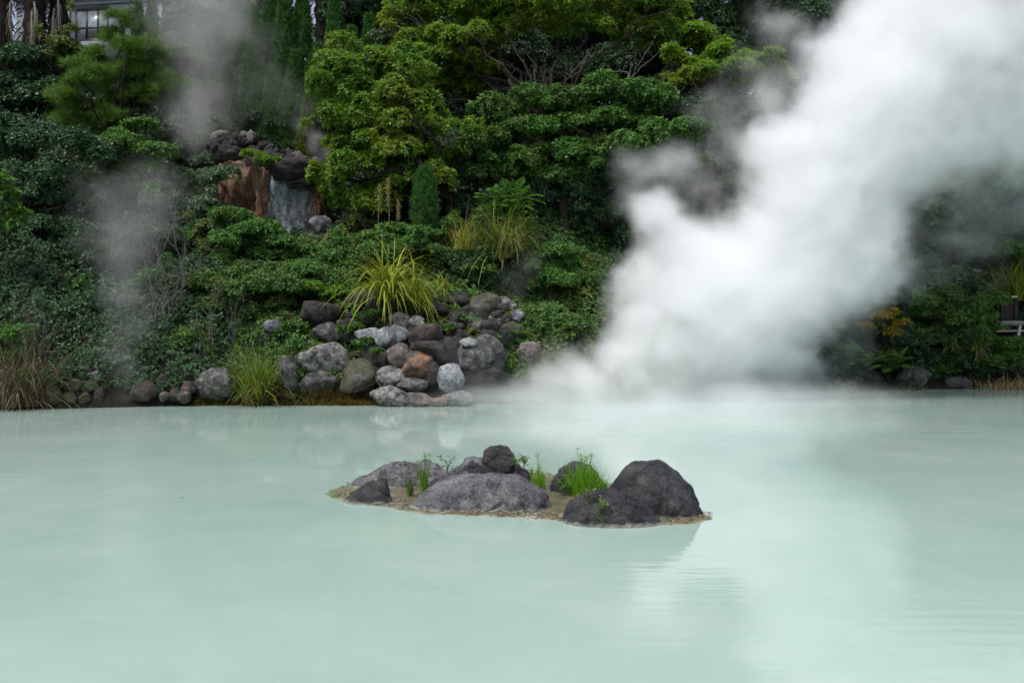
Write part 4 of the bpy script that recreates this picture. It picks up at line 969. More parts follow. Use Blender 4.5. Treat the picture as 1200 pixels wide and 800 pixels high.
plant('bush', 'blue green bush beside the yellow green tree top', 'bush', GLB, (470, 130), 46.0, [(455, 50, 26, 15), (480, 62, 24, 14), (440, 72, 24, 14), (465, 82, 26, 14)], 'grey', bark=BARKD, tr=0.05, **SH)
plant('bush', 'dark hedge at the cliff back by the cypress feet', 'bush', GLB, (330, 200), 45.5, area_pads(260, 130, 400, 185, 8, (18, 26), 0.8, 32), 'dark', bark=BARKD, tr=0.05, **SH)

# small ivy cushions on the rocks
for i, (x, y, rx, rz, Y, lab) in enumerate([
        (437, 370, 20, 9, 34.0, 'ivy cushion between golden grass and the white stones'), (424, 402, 16, 7, 32.9, 'ivy cushion under the white stones'),
        (412, 386, 18, 8, 33.5, 'ivy cushion beside the brown ledge rock'), (440, 412, 9, 5, 32.6, 'small ivy cushion on the dark boulder'),
        (345, 385, 24, 12, 34.0, 'ivy cushion below the smooth oval stone'), (370, 412, 14, 6, 32.6, 'ivy strand over the broad pale topped boulder'),
        (345, 408, 16, 10, 33.0, 'ivy cushion above the upright grey boulder'), (523, 385, 10, 6, 33.6, 'tiny ivy cushion by the dark hollow'),
        (540, 375, 14, 8, 34.3, 'yellow green moss cushion beside the outcrop'), (300, 400, 22, 12, 33.6, 'leafy cushion behind the tall shore grass'),
        (595, 392, 16, 6, 34.0, 'creeper cushion along the outcrop foot')]):
    plant('ivy', lab, 'ivy', 'ivy cushions on the shore rocks', (x, y + rz), Y, [(x - rx * .4, y + 1, rx * .6, rz * .8), (x + rx * .4, y - 1, rx * .6, rz * .8), (x, y, rx * .5, rz)], 'ivy', L=0.085, W=0.06, k=5, tilt=(50, 95), cover=1.5, sub=4, up=0.6)

VV = dict(k=5, tilt=(45, 95), cover=1.2, up=0.5, sub=5, jit=.45)
for (x, y, rx, rz, by, Y, m_, L_, W_, lab) in [
        (345, 338, 34, 14, 360, 35.6, 'bright', .13, .07, 'light green leafy patch above the smooth oval stone'), (395, 345, 22, 9, 362, 35.4, 'bright', .13, .07, 'light green leafy patch beside the overhanging ledge'),
        (290, 345, 28, 14, 372, 35.4, 'olive', .12, .06, 'olive toned shrub in the ivy bank'), (245, 300, 26, 14, 335, 37.4, 'olive', .12, .05, 'olive toned shrub under the hazy grey green bush'),
        (215, 405, 18, 20, 440, 33.4, 'ygrass', .12, .05, 'yellowish shrub behind the slender leafless shrub'), (120, 300, 22, 16, 340, 36.0, 'grey', .12, .06, 'grey green shrub in the spring steam'),
        (70, 385, 22, 18, 430, 33.6, 'glossy', .2, .09, 'broad leaved shrub above the retaining heap'), (30, 310, 24, 16, 350, 36.0, 'mid', .2, .08, 'broad leaved shrub under the glossy bush'),
        (175, 330, 20, 14, 370, 35.4, 'mid', .13, .06, 'leafy shrub at the foot of the tall grey leafless shrub'), (560, 318, 22, 10, 345, 36.2, 'ivy', .11, .07, 'ivy shrub at the foot of the long grass'),
        (610, 268, 16, 14, 300, 38.0, 'bright', .15, .06, 'bright shrub beside the feathered young tree'), (420, 262, 20, 9, 285, 39.2, 'olive', .12, .06, 'olive shrub before the dark shade near the cliff foot'),
        (530, 262, 14, 12, 290, 38.4, 'fern', .15, .05, 'fresh green shrub beside the feathery conifer'), (375, 330, 20, 9, 350, 36.0, 'grey', .11, .06, 'grey leaved shrub over the brown ledge')]:
    plant('shrub', lab, 'shrub', 'small shrubs on the bank', (x, by), Y, [(x - rx * .5, y + rz * .2, rx * .6, rz * .8), (x + rx * .5, y, rx * .6, rz * .8), (x, y - rz * .3, rx * .5, rz * .9)], m_, L=L_, W=W_, bark=BARKD, tr=.03, **VV)
for (x, yt, yb, w, Y, m_, L_, lab) in [(95, 330, 410, 34, 34.6, 'mid', .14, 'upright leafy shrub between withered thicket and spring steam'), (200, 305, 400, 34, 35.6, 'mid', .12, 'upright shrub behind the tall grey leafless shrub'),
        (270, 335, 410, 36, 34.6, 'ivy', .11, 'upright ivy clad shrub near the smooth oval stone'), (60, 300, 380, 40, 35.4, 'dark', .15, 'upright dark shrub above the withered thicket'),
        (395, 270, 330, 34, 37.6, 'mid', .12, 'upright small leaved shrub below the white cliff foot rock'), (230, 250, 320, 36, 37.8, 'olive', .12, 'upright olive shrub below the rust stained cliff'), (150, 255, 330, 40, 36.8, 'dark', .14, 'upright dark shrub in the upper spring steam')]:
    hh = yb - yt
    plant('shrub', lab, 'shrub', 'upright shrubs on the bank', (x, yb + 15), Y, [(x + RNG.uniform(-.25, .25) * w, yt + hh * f, w * q, hh * .17) for f, q in ((.08, .2), (.25, .36), (.42, .42), (.58, .45), (.75, .5), (.92, .45))], m_, L=L_, W=L_ * .48, bark=BARKD, tr=.035, k=6, tilt=(40, 95), cover=1.3, up=.5, sub=6, fmax=1.05, sub_size=(.25, .5))
# ---- pine
def pine():
    Y = 44.0
    plant('pine_tree', 'bushy pine with long needles and a bare leader', 'pine', None, (140, 262), Y,
      [(148, 0, 10, 14), (142, 24, 14, 8), (154, 36, 22, 9), (140, 52, 24, 9), (160, 62, 26, 9), (122, 74, 24, 8), (172, 80, 24, 8), (172, 70, 28, 12), (95, 98, 28, 12), (135, 92, 34, 12), (178, 98, 28, 12), (75, 122, 26, 12), (115, 122, 34, 11),
       (160, 124, 34, 11), (196, 122, 20, 11), (90, 148, 34, 12), (130, 150, 32, 11), (100, 178, 36, 13), (70, 170, 26, 12), (140, 178, 28, 11), (85, 205, 30, 12), (120, 208, 30, 12), (205, 108, 16, 10)],
      'pine', rzm=2.1, L=0.36, W=0.018, k=26, tilt=(15, 85), cover=0.95, bark=BARKD, tr=0.13, sub=7, up=1.0, low=-0.2, sub_size=(0.3, 0.5), jit=0.2, droop=0.02, shell=(0.5, 1.05))
pine()
# ---- cypress row
def cypress_mesh(h, w, n, seed, lean=0.0):
    global RNG
    keep = RNG; RNG = np.random.default_rng(seed)
    t = RNG.uniform(0, 1, n) ** 0.85
    rad = w / 2 * np.clip(np.minimum((1 - t) * 1.7, 1.0) * (0.75 + 0.25 * np.minimum(t * 6, 1)), 0.03, 1)
    az = RNG.uniform(0, 6.28, n)
    lob = 1 + 0.18 * np.sin(az * 3 + t * 9) + 0.12 * np.sin(az * 5 - t * 17)
    r = rad * lob * RNG.uniform(0.65, 1.08, n)
    P = np.stack([np.cos(az) * r + lean * h * t * t, np.sin(az) * r, t * h], 1)
    Nn = nrm(np.stack([np.cos(az) * .55, np.sin(az) * .55, 0 * az + 1.0], 1) + RNG.normal(0, .2, (n, 3)))
    V, F = leaves(P, Nn, 6, 0.24, 0.055, (8, 40), jit=.3, droop=0)
    RNG = keep
    NLEAF[0] += n * 6
    return np_mesh('crown', V, F)
CY = [(214, -15, 26, 140, 49.5, 'veiled cypress next to the olive bush'), (236, 10, 24, 145, 48.0, 'veiled cypress in the densest slope steam'), (256, -25, 26, 140, 49.5, 'tall veiled cypress at the end of the row'),
      (276, -30, 26, 145, 49.0, 'tall dim cypress beside the slope steam'), (297, 10, 24, 150, 47.5, 'dim cypress with a pointed top in thin steam'), (316, -25, 26, 150, 48.5, 'dark cypress in the row behind the cliff heap'),
      (334, -40, 28, 150, 48.0, 'tall clear green cypress behind the cliff heap'), (354, -35, 26, 150, 48.5, 'tall clear green cypress next to the dark palm trunk'), (392, -20, 24, 150, 48.0, 'bright cypress between palm trunk and blue green bush'),
      (338, 62, 22, 165, 45.5, 'narrow pointed cypress leaning by the cliff'), (357, 95, 17, 172, 44.5, 'yellowing cypress spire beside the bright tiered tree'), (318, 82, 26, 165, 45.8, 'broad short cypress above the cliff stones'),
      (298, 90, 24, 160, 46.2, 'hazy short cypress above the pale stones'), (412, 35, 28, 150, 47.0, 'dusky cypress above the bright tiered tree'), (432, 20, 26, 150, 48.0, 'blue dim cypress beside the blue green bush'), (374, 55, 20, 165, 46.8, 'cypress in shadow under the palm trunk'), (163, 6, 15, 75, 56.0, 'small dark conifer against the pale house wall'), (178, -6, 18, 80, 55.0, 'dark conifer at the house wall in the slope steam'), (196, 4, 18, 85, 54.0, 'dim conifer between house wall and veiled cypress')]
for i, (px, ty, w, by, Y, lab) in enumerate(CY):
    s = Y / FOC; b = px2(px, by, Y); zt = float(hill(b[0], b[1])); b[2] = min(b[2], zt) ; h = (EYE - (ty - HOR) * s) - b[2]
    root = empty('cypress_tree', b, lab, 'cypress', 'cypress row behind the cliff')
    link('crown', cypress_mesh(h, w * s * 1.05, int(h * w * s * 420), 500 + i, 0.06 if px in (338, 357) else 0.0), LM['cypresy' if 'yellowing' in lab else 'cypress'], root)
    a = Acc(); a.add(*tube(np.array([[0, 0, -0.4], [0, 0, h * 0.5], [0, 0, h * 0.9]]), [0.09, 0.06, 0.02], 6)); link('trunk', a.mesh('trunk'), BARKD, root)

# ---- palms with skirts of dead fronds (trunks only reach into the view)
def palm(px, Y, w, by, lab, ntrunk, pale):
    s = Y / FOC; b = px2(px, by, Y); b[2] = min(b[2], float(hill(b[0], b[1]))); r = w * s / 2; h = 8.5
    root = empty('palm_tree', b, lab, 'palm', 'old palms at the slope top')
    n = 26; a = Acc(); t = np.linspace(0, 1, n)
    a.add(*tube(np.stack([0.12 * np.sin(t * 3), 0 * t, t * h - 0.4], 1), r * (0.85 + 0.18 * np.sin(t * 55) * 0.5 + 0.1 * np.sin(t * 7)), 12))
    for q in range(ntrunk):     # shaggy fibre
        z = RNG.uniform(0.2, h); az = RNG.uniform(0, 6.28); d = np.array([math.cos(az), math.sin(az), 0])
        p0 = d * r * 0.9 + np.array([0, 0, z]); p1 = d * (r + RNG.uniform(.08, .3)) + np.array([0, 0, z - RNG.uniform(.2, .7)])
        a.add(*tube(np.array([p0, (p0 + p1) / 2 + d * .08, p1]), [0.03, 0.025, 0.008], 4))
    link('trunk', a.mesh('trunk'), DFIB, root)
    for q in range(pale):      # hanging dead fronds
        az = RNG.uniform(3.4, 6.0); d = np.array([math.cos(az), math.sin(az), 0]); z = RNG.uniform(3.4, 6.5); L = RNG.uniform(1.6, 2.8)
        c = Acc(); P = np.array([d * r + np.array([0, 0, z]), d * (r + .35) + np.array([0, 0, z - L * .25]), d * (r + .4) + np.array([0, 0, z - L * .65]), d * (r + .3) + np.array([0.1, 0, z - L])])
        c.add(*tube(P, [0.05, 0.04, 0.03, 0.01], 5))
        for f in np.linspace(0.25, 1, 26):
            i = min(2, int(f * 3)); p = P[i] + (P[i + 1] - P[i]) * (f * 3 - i)
            for sg in (-1, 1):
                e = p + np.array([sg * RNG.uniform(.05, .22), RNG.uniform(-.1, .1), -RNG.uniform(.25, .55)])
                c.add(*tube(np.array([p, (p + e) / 2 + np.array([sg * .05, 0, .05]), e]), [0.014, 0.012, 0.003], 3))
        link('frond', c.mesh('frond'), FROND, root)
    c = Acc()                 # the living crown above
    for q in range(26):
        f = fronds((0, 0, h - 0.4), 1, 2.2, 16, 0.5, 0.05, (-0.1, 1.2), 1.1)
        for V, F in zip(f.V, f.F): c.V.append(V); c.F.append(F - F.min() + c.n); c.n += len(V)
    link('crown', c.mesh('crown'), LM['dark'], root)
palm(38, 49.0, 30, 70, 'thick dark palm trunk with a curling pale dead frond', 220, 3)
palm(66, 50.0, 26, 70, 'dark shaggy palm trunk between dead fronds and the house', 220, 2)
palm(0, 49.5, 26, 70, 'black palm trunk silhouetted by the pale wall', 160, 0)
palm(378, 52.0, 30, 60, 'dark shaggy palm trunk rising among the cypresses', 200, 1)
palm(312, 53.0, 26, 60, 'greyish palm trunk dim behind the cypresses', 120, 2)
palm(404, 53.0, 20, 70, 'palm trunk with pale hanging fronds above the bright tiered tree', 80, 4)

# ---- house at the slope top
M_WALL = plain_mat('pale_render', (0.17, 0.195, 0.215), 0.8, 0.3, 0.15, 1.2)
M_GREY = plain_mat('grey_trim', (0.20, 0.22, 0.24), 0.6, 0.4, 0.1)
M_FRM = plain_mat('dark_window_frame', (0.022, 0.024, 0.028), 0.4, 0.5, 0.1)
M_ROOF = plain_mat('grey_roof_sheet', (0.10, 0.11, 0.12), 0.6, 0.4, 0.15)
def glass_mat():
    m, nt, out = new_mat('window_pane'); tc = N(nt, 'ShaderNodeTexCoord')
    c = ramp(nt, [(0.4, (0.16, 0.19, 0.21)), (0.6, (0.30, 0.35, 0.37))], noise(nt, tc.outputs['Object'], 0.8, 2))
    nt.links.new(bsdf(nt, c, 0.08, None, 0.8), out.inputs[0]); return m
M_PANE = glass_mat()
def box(acc, x0, x1, y0, y1, z0, z1):
    V = np.array([[x, y, z] for x in (x0, x1) for y in (y0, y1) for z in (z0, z1)], float)
    acc.add(V, [(0, 1, 3, 2), (4, 6, 7, 5), (0, 4, 5, 1), (2, 3, 7, 6), (0, 2, 6, 4), (1, 5, 7, 3)])
YB = 62.0
hb = px2(110, 75, YB); sB = YB / FOC
hz0 = float(hill(hb[0], YB + 2)) - 0.6
house = empty('house', (hb[0], YB, hz0), 'pale rendered house with dark framed windows behind the pine', 'house')
house.rotation_euler = (0, 0, math.radians(-9))
ox = lambda px: (px - 110) * sB
oz = lambda py: EYE - (py - HOR) * sB - hz0
def hpart(name, boxes, mat, parent):
    a = Acc()
    for b in boxes: box(a, *b)
    o = link(name, a.mesh(name), mat, parent); return o
wz0, wz1 = oz(48), oz(10)
X0, X1, XW0, XW1 = ox(10), ox(300), ox(86), ox(129)
top = oz(-3)
hpart('wall', [(X0, XW0, 0, 6, 0, top), (XW1, X1, 0, 6, 0, top), (XW0, XW1, 0, 0.3, 0, wz0), (XW0, XW1, 0, 0.3, wz1, top), (XW0, XW1, 5.7, 5.98, 0, top)], M_WALL, house)
hpart('cornice', [(X0 - .2, X1 + .2, -0.35, 6.2, top + .003, top + 0.32)], M_WALL, house)
hpart('fascia', [(X0 - .1, X1 + .1, -0.06, -0.003, oz(6), oz(3))], M_GREY, house)
hpart('upper_wall', [(X0 + .4, X1, 0.3, 6, top + .323, top + 3.0)], M_WALL, house)
hpart('roof', [(X0, X1 + .5, -0.4, 6.6, top + 3.003, top + 3.3)], M_ROOF, house)
hpart('drain_pipe', [(ox(77), ox(80), -0.12, -0.01, 0, top)], M_GREY, house)
for wx0, wx1 in ((XW0, XW1),):
    ww = wx1 - wx0
    zs = wz0 + (wz1 - wz0) * 0.42
    fb = [(wx0, wx1, 0.02, 0.12, wz1 - .10, wz1), (wx0, wx1, 0.02, 0.12, wz0, wz0 + .10), (wx0, wx0 + .10, 0.024, 0.116, wz0 + .1, wz1 - .1), (wx1 - .10, wx1, 0.024, 0.116, wz0 + .1, wz1 - .1)]
    xm = [wx0 + ww / 3, wx0 + 2 * ww / 3]
    fb += [(x - .06, x + .06, 0.028, 0.112, wz0 + .1, wz1 - .1) for x in xm] + [(wx0 + .1, wx1 - .1, 0.032, 0.108, zs - .05, zs + .05), (wx0 + .1, wx1 - .1, 0.034, 0.106, zs - .75, zs - .68)]
    w = hpart('window', fb, M_FRM, house)
    hpart('pane', [(wx0 + .1, wx1 - .1, 0.06, 0.08, wz0 + .1, wz1 - .1)], M_PANE, w)

# ---- feathery small conifer, pinnate shrub, ferns, grasses
def cone_plant(px, ty, by, w, Y, mat, lab, n=900, L=0.20, W=0.02, k=10):
    s = Y / FOC; b = px2(px, by, Y); b[2] = min(b[2], float(hill(b[0], b[1]))); h = EYE - (ty - HOR) * s - b[2]
    root = empty('young_conifer', b, lab, 'conifer', None)
    t = RNG.uniform(0, 1, n); az = RNG.uniform(0, 6.28, n)
    r = w * s / 2 * (np.sin(np.pi * np.clip(0.12 + t * 0.83, 0, 1)) ** 0.7) * RNG.uniform(0.3, 1.0, n)
    P = np.stack([np.cos(az) * r, np.sin(az) * r, t * h], 1)
    Nn = nrm(np.stack([np.cos(az) * .5, np.sin(az) * .5, 0 * az + 1.], 1))
    V, F = leaves(P, Nn, k, L, W, (10, 60), jit=.2, droop=0.0)
    link('crown', np_mesh('crown', V, F), LM[mat], root)
    a = Acc(); a.add(*tube(np.array([[0, 0, -.2], [0, 0, h * .9]]), [0.04, 0.01], 6)); link('trunk', a.mesh('trunk'), BARKD, root)
cone_plant(498, 198, 262, 32, 38.4, 'cypress', 'small feathery conifer standing before the dark shade', 1300)
def frond_plant(name, px, py, Y, n, Lp, nl, llp, lwp, rise, droop, mat, lab, cat, group=None, stems=0):
    s = Y / FOC; b = px2(px, py, Y); 
    root = empty(name, b, lab, cat, group); c = Acc()
    if stems:
        for q in range(stems):
            t = np.array([RNG.normal(0, Lp * .3), RNG.normal(0, Lp * .2), RNG.uniform(.5, 1.4) * Lp]) * s
            st = Acc(); st.add(*tube(wander((0, 0, -.1), t, 5, .04), np.linspace(.03, .012, 5), 5)); link('stem', st.mesh('stem'), BARKD, root)
            f = fronds(t, max(3, n // stems), Lp * s, nl, llp * s, lwp * s, rise, droop)
            for V, F in zip(f.V, f.F): c.V.append(V); c.F.append(F - F.min() + c.n); c.n += len(V)
    else:
        f = fronds((0, 0, 0), n, Lp * s, nl, llp * s, lwp * s, rise, droop)
        c = f
    link('fronds', c.mesh('fronds'), LM[mat], root); NLEAF[0] += c.n // 4
    return root
frond_plant('young_tree', 588, 272, 37.8, 84, 30, 14, 9, 3.4, (-0.1, 1.3), 0.9, 'fern', 'light green young tree with feathered leaves beside the long grass', 'young tree', None, 14)
frond_plant('fern', 1018, 425, 39.7, 24, 36, 18, 9, 3.2, (0.1, 1.2), 1.2, 'mid', 'fern spreading under the amber sapling', 'fern', 'ferns on the far bank')
frond_plant('fern', 1045, 432, 39.8, 20, 32, 18, 9, 3.2, (0.1, 1.2), 1.3, 'mid', 'fern drooping to the water beside the grey bank rock', 'fern', 'ferns on the far bank')
frond_plant('fern', 995, 440, 39.5, 18, 30, 18, 8, 3, (0.1, 1.2), 1.3, 'dark', 'dim fern at the edge of the steam', 'fern', 'ferns on the far bank')
frond_plant('fern', 1165, 428, 40.3, 14, 22, 16, 6, 2.4, (0.1, 1.0), 1.0, 'fern', 'small bright fern above the straw grass', 'fern', 'ferns on the far bank')
frond_plant('fern', 1110, 436, 40.2, 10, 17, 14, 5, 2.2, (0.1, 1.0), 1.0, 'fern', 'tiny fern above the low grey rock', 'fern', 'ferns on the far bank')
def grass(px, py, Y, h, n, mat, spread, droop, lab, W=0.05, r0=0.25, extra=None, lean=(0, 0, 0), name='grass_clump', group='tall grass clumps around the pond', seg=7):
    s = Y / FOC; b = px2(px, py, Y)
    root = empty(name, b, lab, 'grass clump', group)
    a = Acc(); a.add(*blades((0, 0, -0.1), n, h * s, W, spread, droop, seg, r0, lean)); link('blades', a.mesh('blades'), LM[mat], root)
    if extra:
        for (m2, n2, h2, sp2, dr2, nm) in extra:
            a = Acc(); a.add(*blades((0, 0, -0.1), n2, h2 * s, W * .8, sp2, dr2, seg, r0 * 1.1, lean)); link(nm, a.mesh(nm), LM[m2], root)
    return root
grass(452, 348, 34.4, 98, 220, 'ygrass', 0.50, 2.0, 'golden yellow grass clump arching over the rock pile', 0.07, 0.25, lean=(0.12, -0.15, 0), extra=[('grass', 60, 70, .4, 1.3, 'green_blades')])
grass(486, 345, 34.7, 66, 100, 'ygrass', 0.6, 2.4, 'smaller golden grass drooping beside the arching clump', 0.055, 0.2, lean=(0.1, -0.2, 0))
grass(590, 300, 37.0, 92, 340, 'grass', 0.48, 1.6, 'long green and straw grass beside the feathered young tree', 0.05, 0.45, extra=[('straw', 90, 80, .5, 1.5, 'dry_blades'), ('ygrass', 70, 75, .4, 1.2, 'yellow_blades')])
grass(545, 290, 37.3, 52, 90, 'ygrass', 0.3, 1.0, 'thin yellowish grass between feathery conifer and long grass', 0.04, 0.4, extra=[('straw', 40, 60, .35, .8, 'dry_blades')])
grass(300, 468, 32.1, 92, 420, 'grass', 0.42, 1.3, 'tall green grass clump at the waterline with withered skirt', 0.035, 0.4, extra=[('straw', 130, 42, 1.0, 1.8, 'withered_skirt'), ('ygrass', 60, 90, .45, 1.2, 'yellow_blades')])
grass(190, 362, 34.5, 40, 60, 'straw', 0.6, 3.2, 'hanging withered grass tuft on the dark bank', 0.03, 0.12, extra=[('drygrey', 60, 40, .6, 3.0, 'grey_blades')])
grass(190, 392, 34.0, 36, 50, 'drygrey', 0.5, 3.4, 'lower hanging withered tuft beside the grey bare shrub', 0.03, 0.1)
grass(28, 472, 30.8, 120, 380, 'drygrey', 0.35, 1.5, 'large withered grass thicket beside the retaining heap', 0.03, 0.6, extra=[('straw', 120, 85, .6, 2.4, 'fallen_blades'), ('grass', 30, 80, .3, 1.0, 'green_blades')])
grass(5, 474, 30.6, 75, 200, 'drygrey', 0.5, 2.0, 'withered grass hanging to the water beside the thicket', 0.03, 0.5)
grass(1165, 456, 40.2, 26, 260, 'straw', 0.5, 1.4, 'straw coloured grass fringe on the far waterline', 0.04, 0.9)
grass(1200, 456, 40.3, 28, 260, 'straw', 0.5, 1.4, 'straw grass fringe under the pipe', 0.04, 0.9)
grass(990, 455, 39.0, 30, 110, 'grass', 0.5, 2.0, 'dim grass hanging at the water where the steam ends', 0.04, 0.6, extra=[('straw', 50, 30, .5, 2, 'dry_blades')])
grass(1060, 457, 39.9, 24, 120, 'grass', 0.5, 1.8, 'grass under the grey bank rock at the water', 0.04, 0.8, extra=[('drygrey', 60, 24, .5, 2, 'dry_blades')])
grass(1115, 405, 40.5, 24, 110, 'grass', 1.0, 1.4, 'umbrella sedge tuft below the dense green bush', 0.05, 0.3, group='umbrella sedges on the far bank')
grass(1145, 408, 40.5, 26, 130, 'grass', 1.0, 1.4, 'umbrella sedge tuft nearest the pipe', 0.05, 0.35, group='umbrella sedges on the far bank')
grass(1185, 350, 44.5, 60, 260, 'ygrass', 0.35, 1.2, 'bright bamboo grass above the brown post', 0.06, 0.7, extra=[('grass', 200, 60, .4, 1.2, 'green_blades')])
grass(728, 350, 38.6, 30, 46, 'mid', 0.7, 0.6, 'spiky dark rosette plant at the steam edge', 0.07, 0.12)
grass(690, 395, 36.5, 40, 160, 'grass', 0.5, 1.6, 'fine grass behind the creeping bush at the steam edge', 0.03, 0.4, extra=[('straw', 40, 36, .5, 1.6, 'dry_blades')])
def pampas(px, py, Y, hp, lab):
    s = Y / FOC; b = px2(px, py, Y); h = hp * s
    root = empty('plume_grass', b, lab, 'plume grass', 'seed plumes before the dark evergreens')
    P = wander((0, 0, 0), (RNG.uniform(-.15, .15), 0, h), 6, 0.01); a = Acc(); a.add(*tube(P, np.linspace(.014, .006, 6), 4)); link('stem', a.mesh('stem'), LM['straw'], root)
    n = 60; t = RNG.uniform(0, 1, n); T = P[-1] + np.stack([0 * t, 0 * t, (t - .75) * h * .42], 1)
    V, F = leaves(T, np.tile([[0, 0, 1.]], (n, 1)), 4, 0.16, 0.02, (10, 45), droop=.25); link('plume', np_mesh('plume', V, F), LM['straw'], root)
pampas(443, 300, 37.9, 75, 'seed plume standing nearest the cliff'); pampas(456, 300, 37.7, 80, 'tallest straw seed plume above the low mixed shrub'); pampas(467, 298, 37.8, 55, 'short straw seed plume beside the tallest one')

# ---- bare dead shrubs
def bare(px, py, Y, hp, wp, n, lab, mat=TWIG, r=0.03):
    s = Y / FOC; b = px2(px, py, Y); h, w = hp * s, wp * s
    root = empty('bare_shrub', b, lab, 'bare shrub', 'leafless shrubs on the bank'); a = Acc()
    for q in range(n):
        e = np.array([RNG.normal(0, w * .35), RNG.normal(0, w * .25), h * RNG.uniform(.55, 1.05)])
        P = wander((RNG.normal(0, .12), RNG.normal(0, .1), -.2), e, 9, 0.022); a.add(*tube(P, np.linspace(r * RNG.uniform(.6, 1.1), r * .12, 9), 5))
        for i in range(2, 9):
            for g in range(2):
                d = nrm(RNG.normal(0, 1, 3) + np.array([0, 0, .9])) * h * RNG.uniform(.06, .2)
                Q = wander(P[i], P[i] + d, 5, .06); a.add(*tube(Q, np.linspace(r * .28, r * .07, 5), 4))
                for g2 in range(2):
                    d2 = nrm(RNG.normal(0, 1, 3) + np.array([0, 0, .5])) * h * RNG.uniform(.03, .09)
                    a.add(*tube(np.array([Q[2 + g2], Q[2 + g2] + d2]), [r * .12, r * .05], 3))
    link('branches', a.mesh('branches'), mat, root)
bare(198, 440, 34.0, 205, 55, 7, 'tall grey leafless shrub in the thin steam', r=0.05)
bare(238, 448, 33.3, 118, 34, 4, 'slender leafless shrub before the ivy hung bush', r=0.032)
bare(170, 452, 32.4, 26, 40, 6, 'low tangle of dead twigs above the brown boulder', r=0.018)
bare(836, 225, 40.5, 120, 60, 4, 'pale leafless shrub whitened in the steam wisp', r=0.03)
bare(35, 470, 31.2, 130, 40, 7, 'bundle of dry stalks rising from the withered thicket', r=0.022)
bare(640, 130, 43.4, 75, 110, 7, 'tangle of bare branches inside the yellow green tree', r=0.05)
bare(735, 88, 43.0, 45, 90, 4, 'bare grey branches below the flat bright branch', r=0.04)

bare(110, 425, 34.6, 60, 60, 5, 'dead brush above the retaining heap', r=0.022)
bare(275, 400, 33.9, 60, 40, 4, 'thin dead brush behind the tall shore grass', r=0.018)
grass(420, 300, 37.6, 40, 80, 'grass', 0.4, 1.2, 'short grass between wide leafy bush and seed plumes', 0.04, 0.5, extra=[('straw', 30, 44, .4, 1.0, 'dry_blades')])
grass(340, 420, 32.9, 30, 70, 'grass', 0.5, 1.4, 'short grass over the upright grey boulder', 0.03, 0.3)
grass(520, 335, 36.2, 34, 60, 'ygrass', 0.6, 2.4, 'drooping yellow grass over the dark rock in shade', 0.04, 0.3)
# ---- ground cover and shore moss
def cover_leaves(n, xr, dr, L, W, dens=None):
    x = RNG.uniform(*xr, n); d = RNG.uniform(*dr, n); y = np.interp(x, SX, SY) + d
    z = hill(x, y); e = 0.15
    Nn = nrm(np.stack([-(hill(x + e, y) - hill(x - e, y)) / (2 * e), -(hill(x, y + e) - hill(x, y - e)) / (2 * e), np.ones(n)], 1))
    clump = np.array([mnoise.noise(Vector((a * .8, b * .8, 0))) for a, b in zip(x, y)])
    keep = clump > -0.9
    P = np.stack([x, y, z], 1) + Nn * (RNG.uniform(0.02, 0.7, n) * np.clip(clump + .55, 0.12, 1))[:, None]
    V, F = leaves(P[keep], nrm(Nn[keep] + np.array([0, -.3, .3]) + RNG.normal(0, .3, (keep.sum(), 3))), 5, L, W, (40, 95)); NLEAF[0] += len(F)
    return V, F
a = Acc(); a.add(*cover_leaves(26000, (-9.5, 7), (0.5, 8), 0.11, 0.075))
tag(link('ivy_carpet', a.mesh('ivy_carpet'), LM['ivy']), 'carpet of small ivy leaves covering the bank between rocks', 'ivy', kind='stuff')
a = Acc(); a.add(*cover_leaves(11000, (-24, -8.5), (0.4, 8), 0.13, 0.08)); a.add(*cover_leaves(36000, (-34, 36), (6, 34), 0.22, 0.10)); a.add(*cover_leaves(22000, (3, 34), (0.4, 7), 0.16, 0.08))
tag(link('undergrowth', a.mesh('undergrowth'), LM['dark']), 'dark leafy undergrowth between the trees and bushes', 'undergrowth', kind='stuff')
a = Acc()
for q in range(520):
    px = RNG.uniform(232, 442); Y = float(np.interp((px - 600) / FOC * 32, SX, SY)) + RNG.uniform(-0.15, 0.5)
    if 270 < px < 320 and RNG.uniform() < .6: continue
    x = (px - 600) / FOC * Y; hh = RNG.uniform(.12, .42) * np.interp(px, [232, 330, 400, 442], [.5, 1, 1.1, .7])
    a.add(*blades((x, Y - .15, max(0, float(hill(x, Y)) - .05)), 12, hh, 0.022, .6, 1.2, 3, .12))
tag(link('shore_moss', a.mesh('shore_moss'), LM['rust']), 'rusty and olive mossy turf along the waterline', 'moss', kind='stuff')

# ---- post, pipe and brace on the far bank
M_POST = plain_mat('dark_brown_timber', (0.030, 0.022, 0.018), 0.7, 0.3, 0.3)
M_CAPW = plain_mat('bleached_timber', (0.45, 0.42, 0.36), 0.7, 0.3, 0.15)
M_PIPE = plain_mat('brown_grey_pipe', (0.20, 0.18, 0.165), 0.5, 0.5, 0.2)
M_WHT = plain_mat('white_paint', (0.6, 0.6, 0.58), 0.6, 0.4, 0.1)
YP = 43.0; sp_ = YP / FOC
pb = px2(1183, 400, YP); board = empty('timber_board', pb, 'dark brown timber board with a bleached cap by the pipe', 'board')
a = Acc(); box(a, -11 * sp_, 4 * sp_, -.10, .10, -.8, 50 * sp_); box(a, 4.2 * sp_, 8 * sp_, -.16, .14, -.8, 50.5 * sp_); box(a, -11.5 * sp_, -8 * sp_, -.14, -.103, -.8, 48 * sp_); link('panel', a.mesh('panel'), M_POST, board)
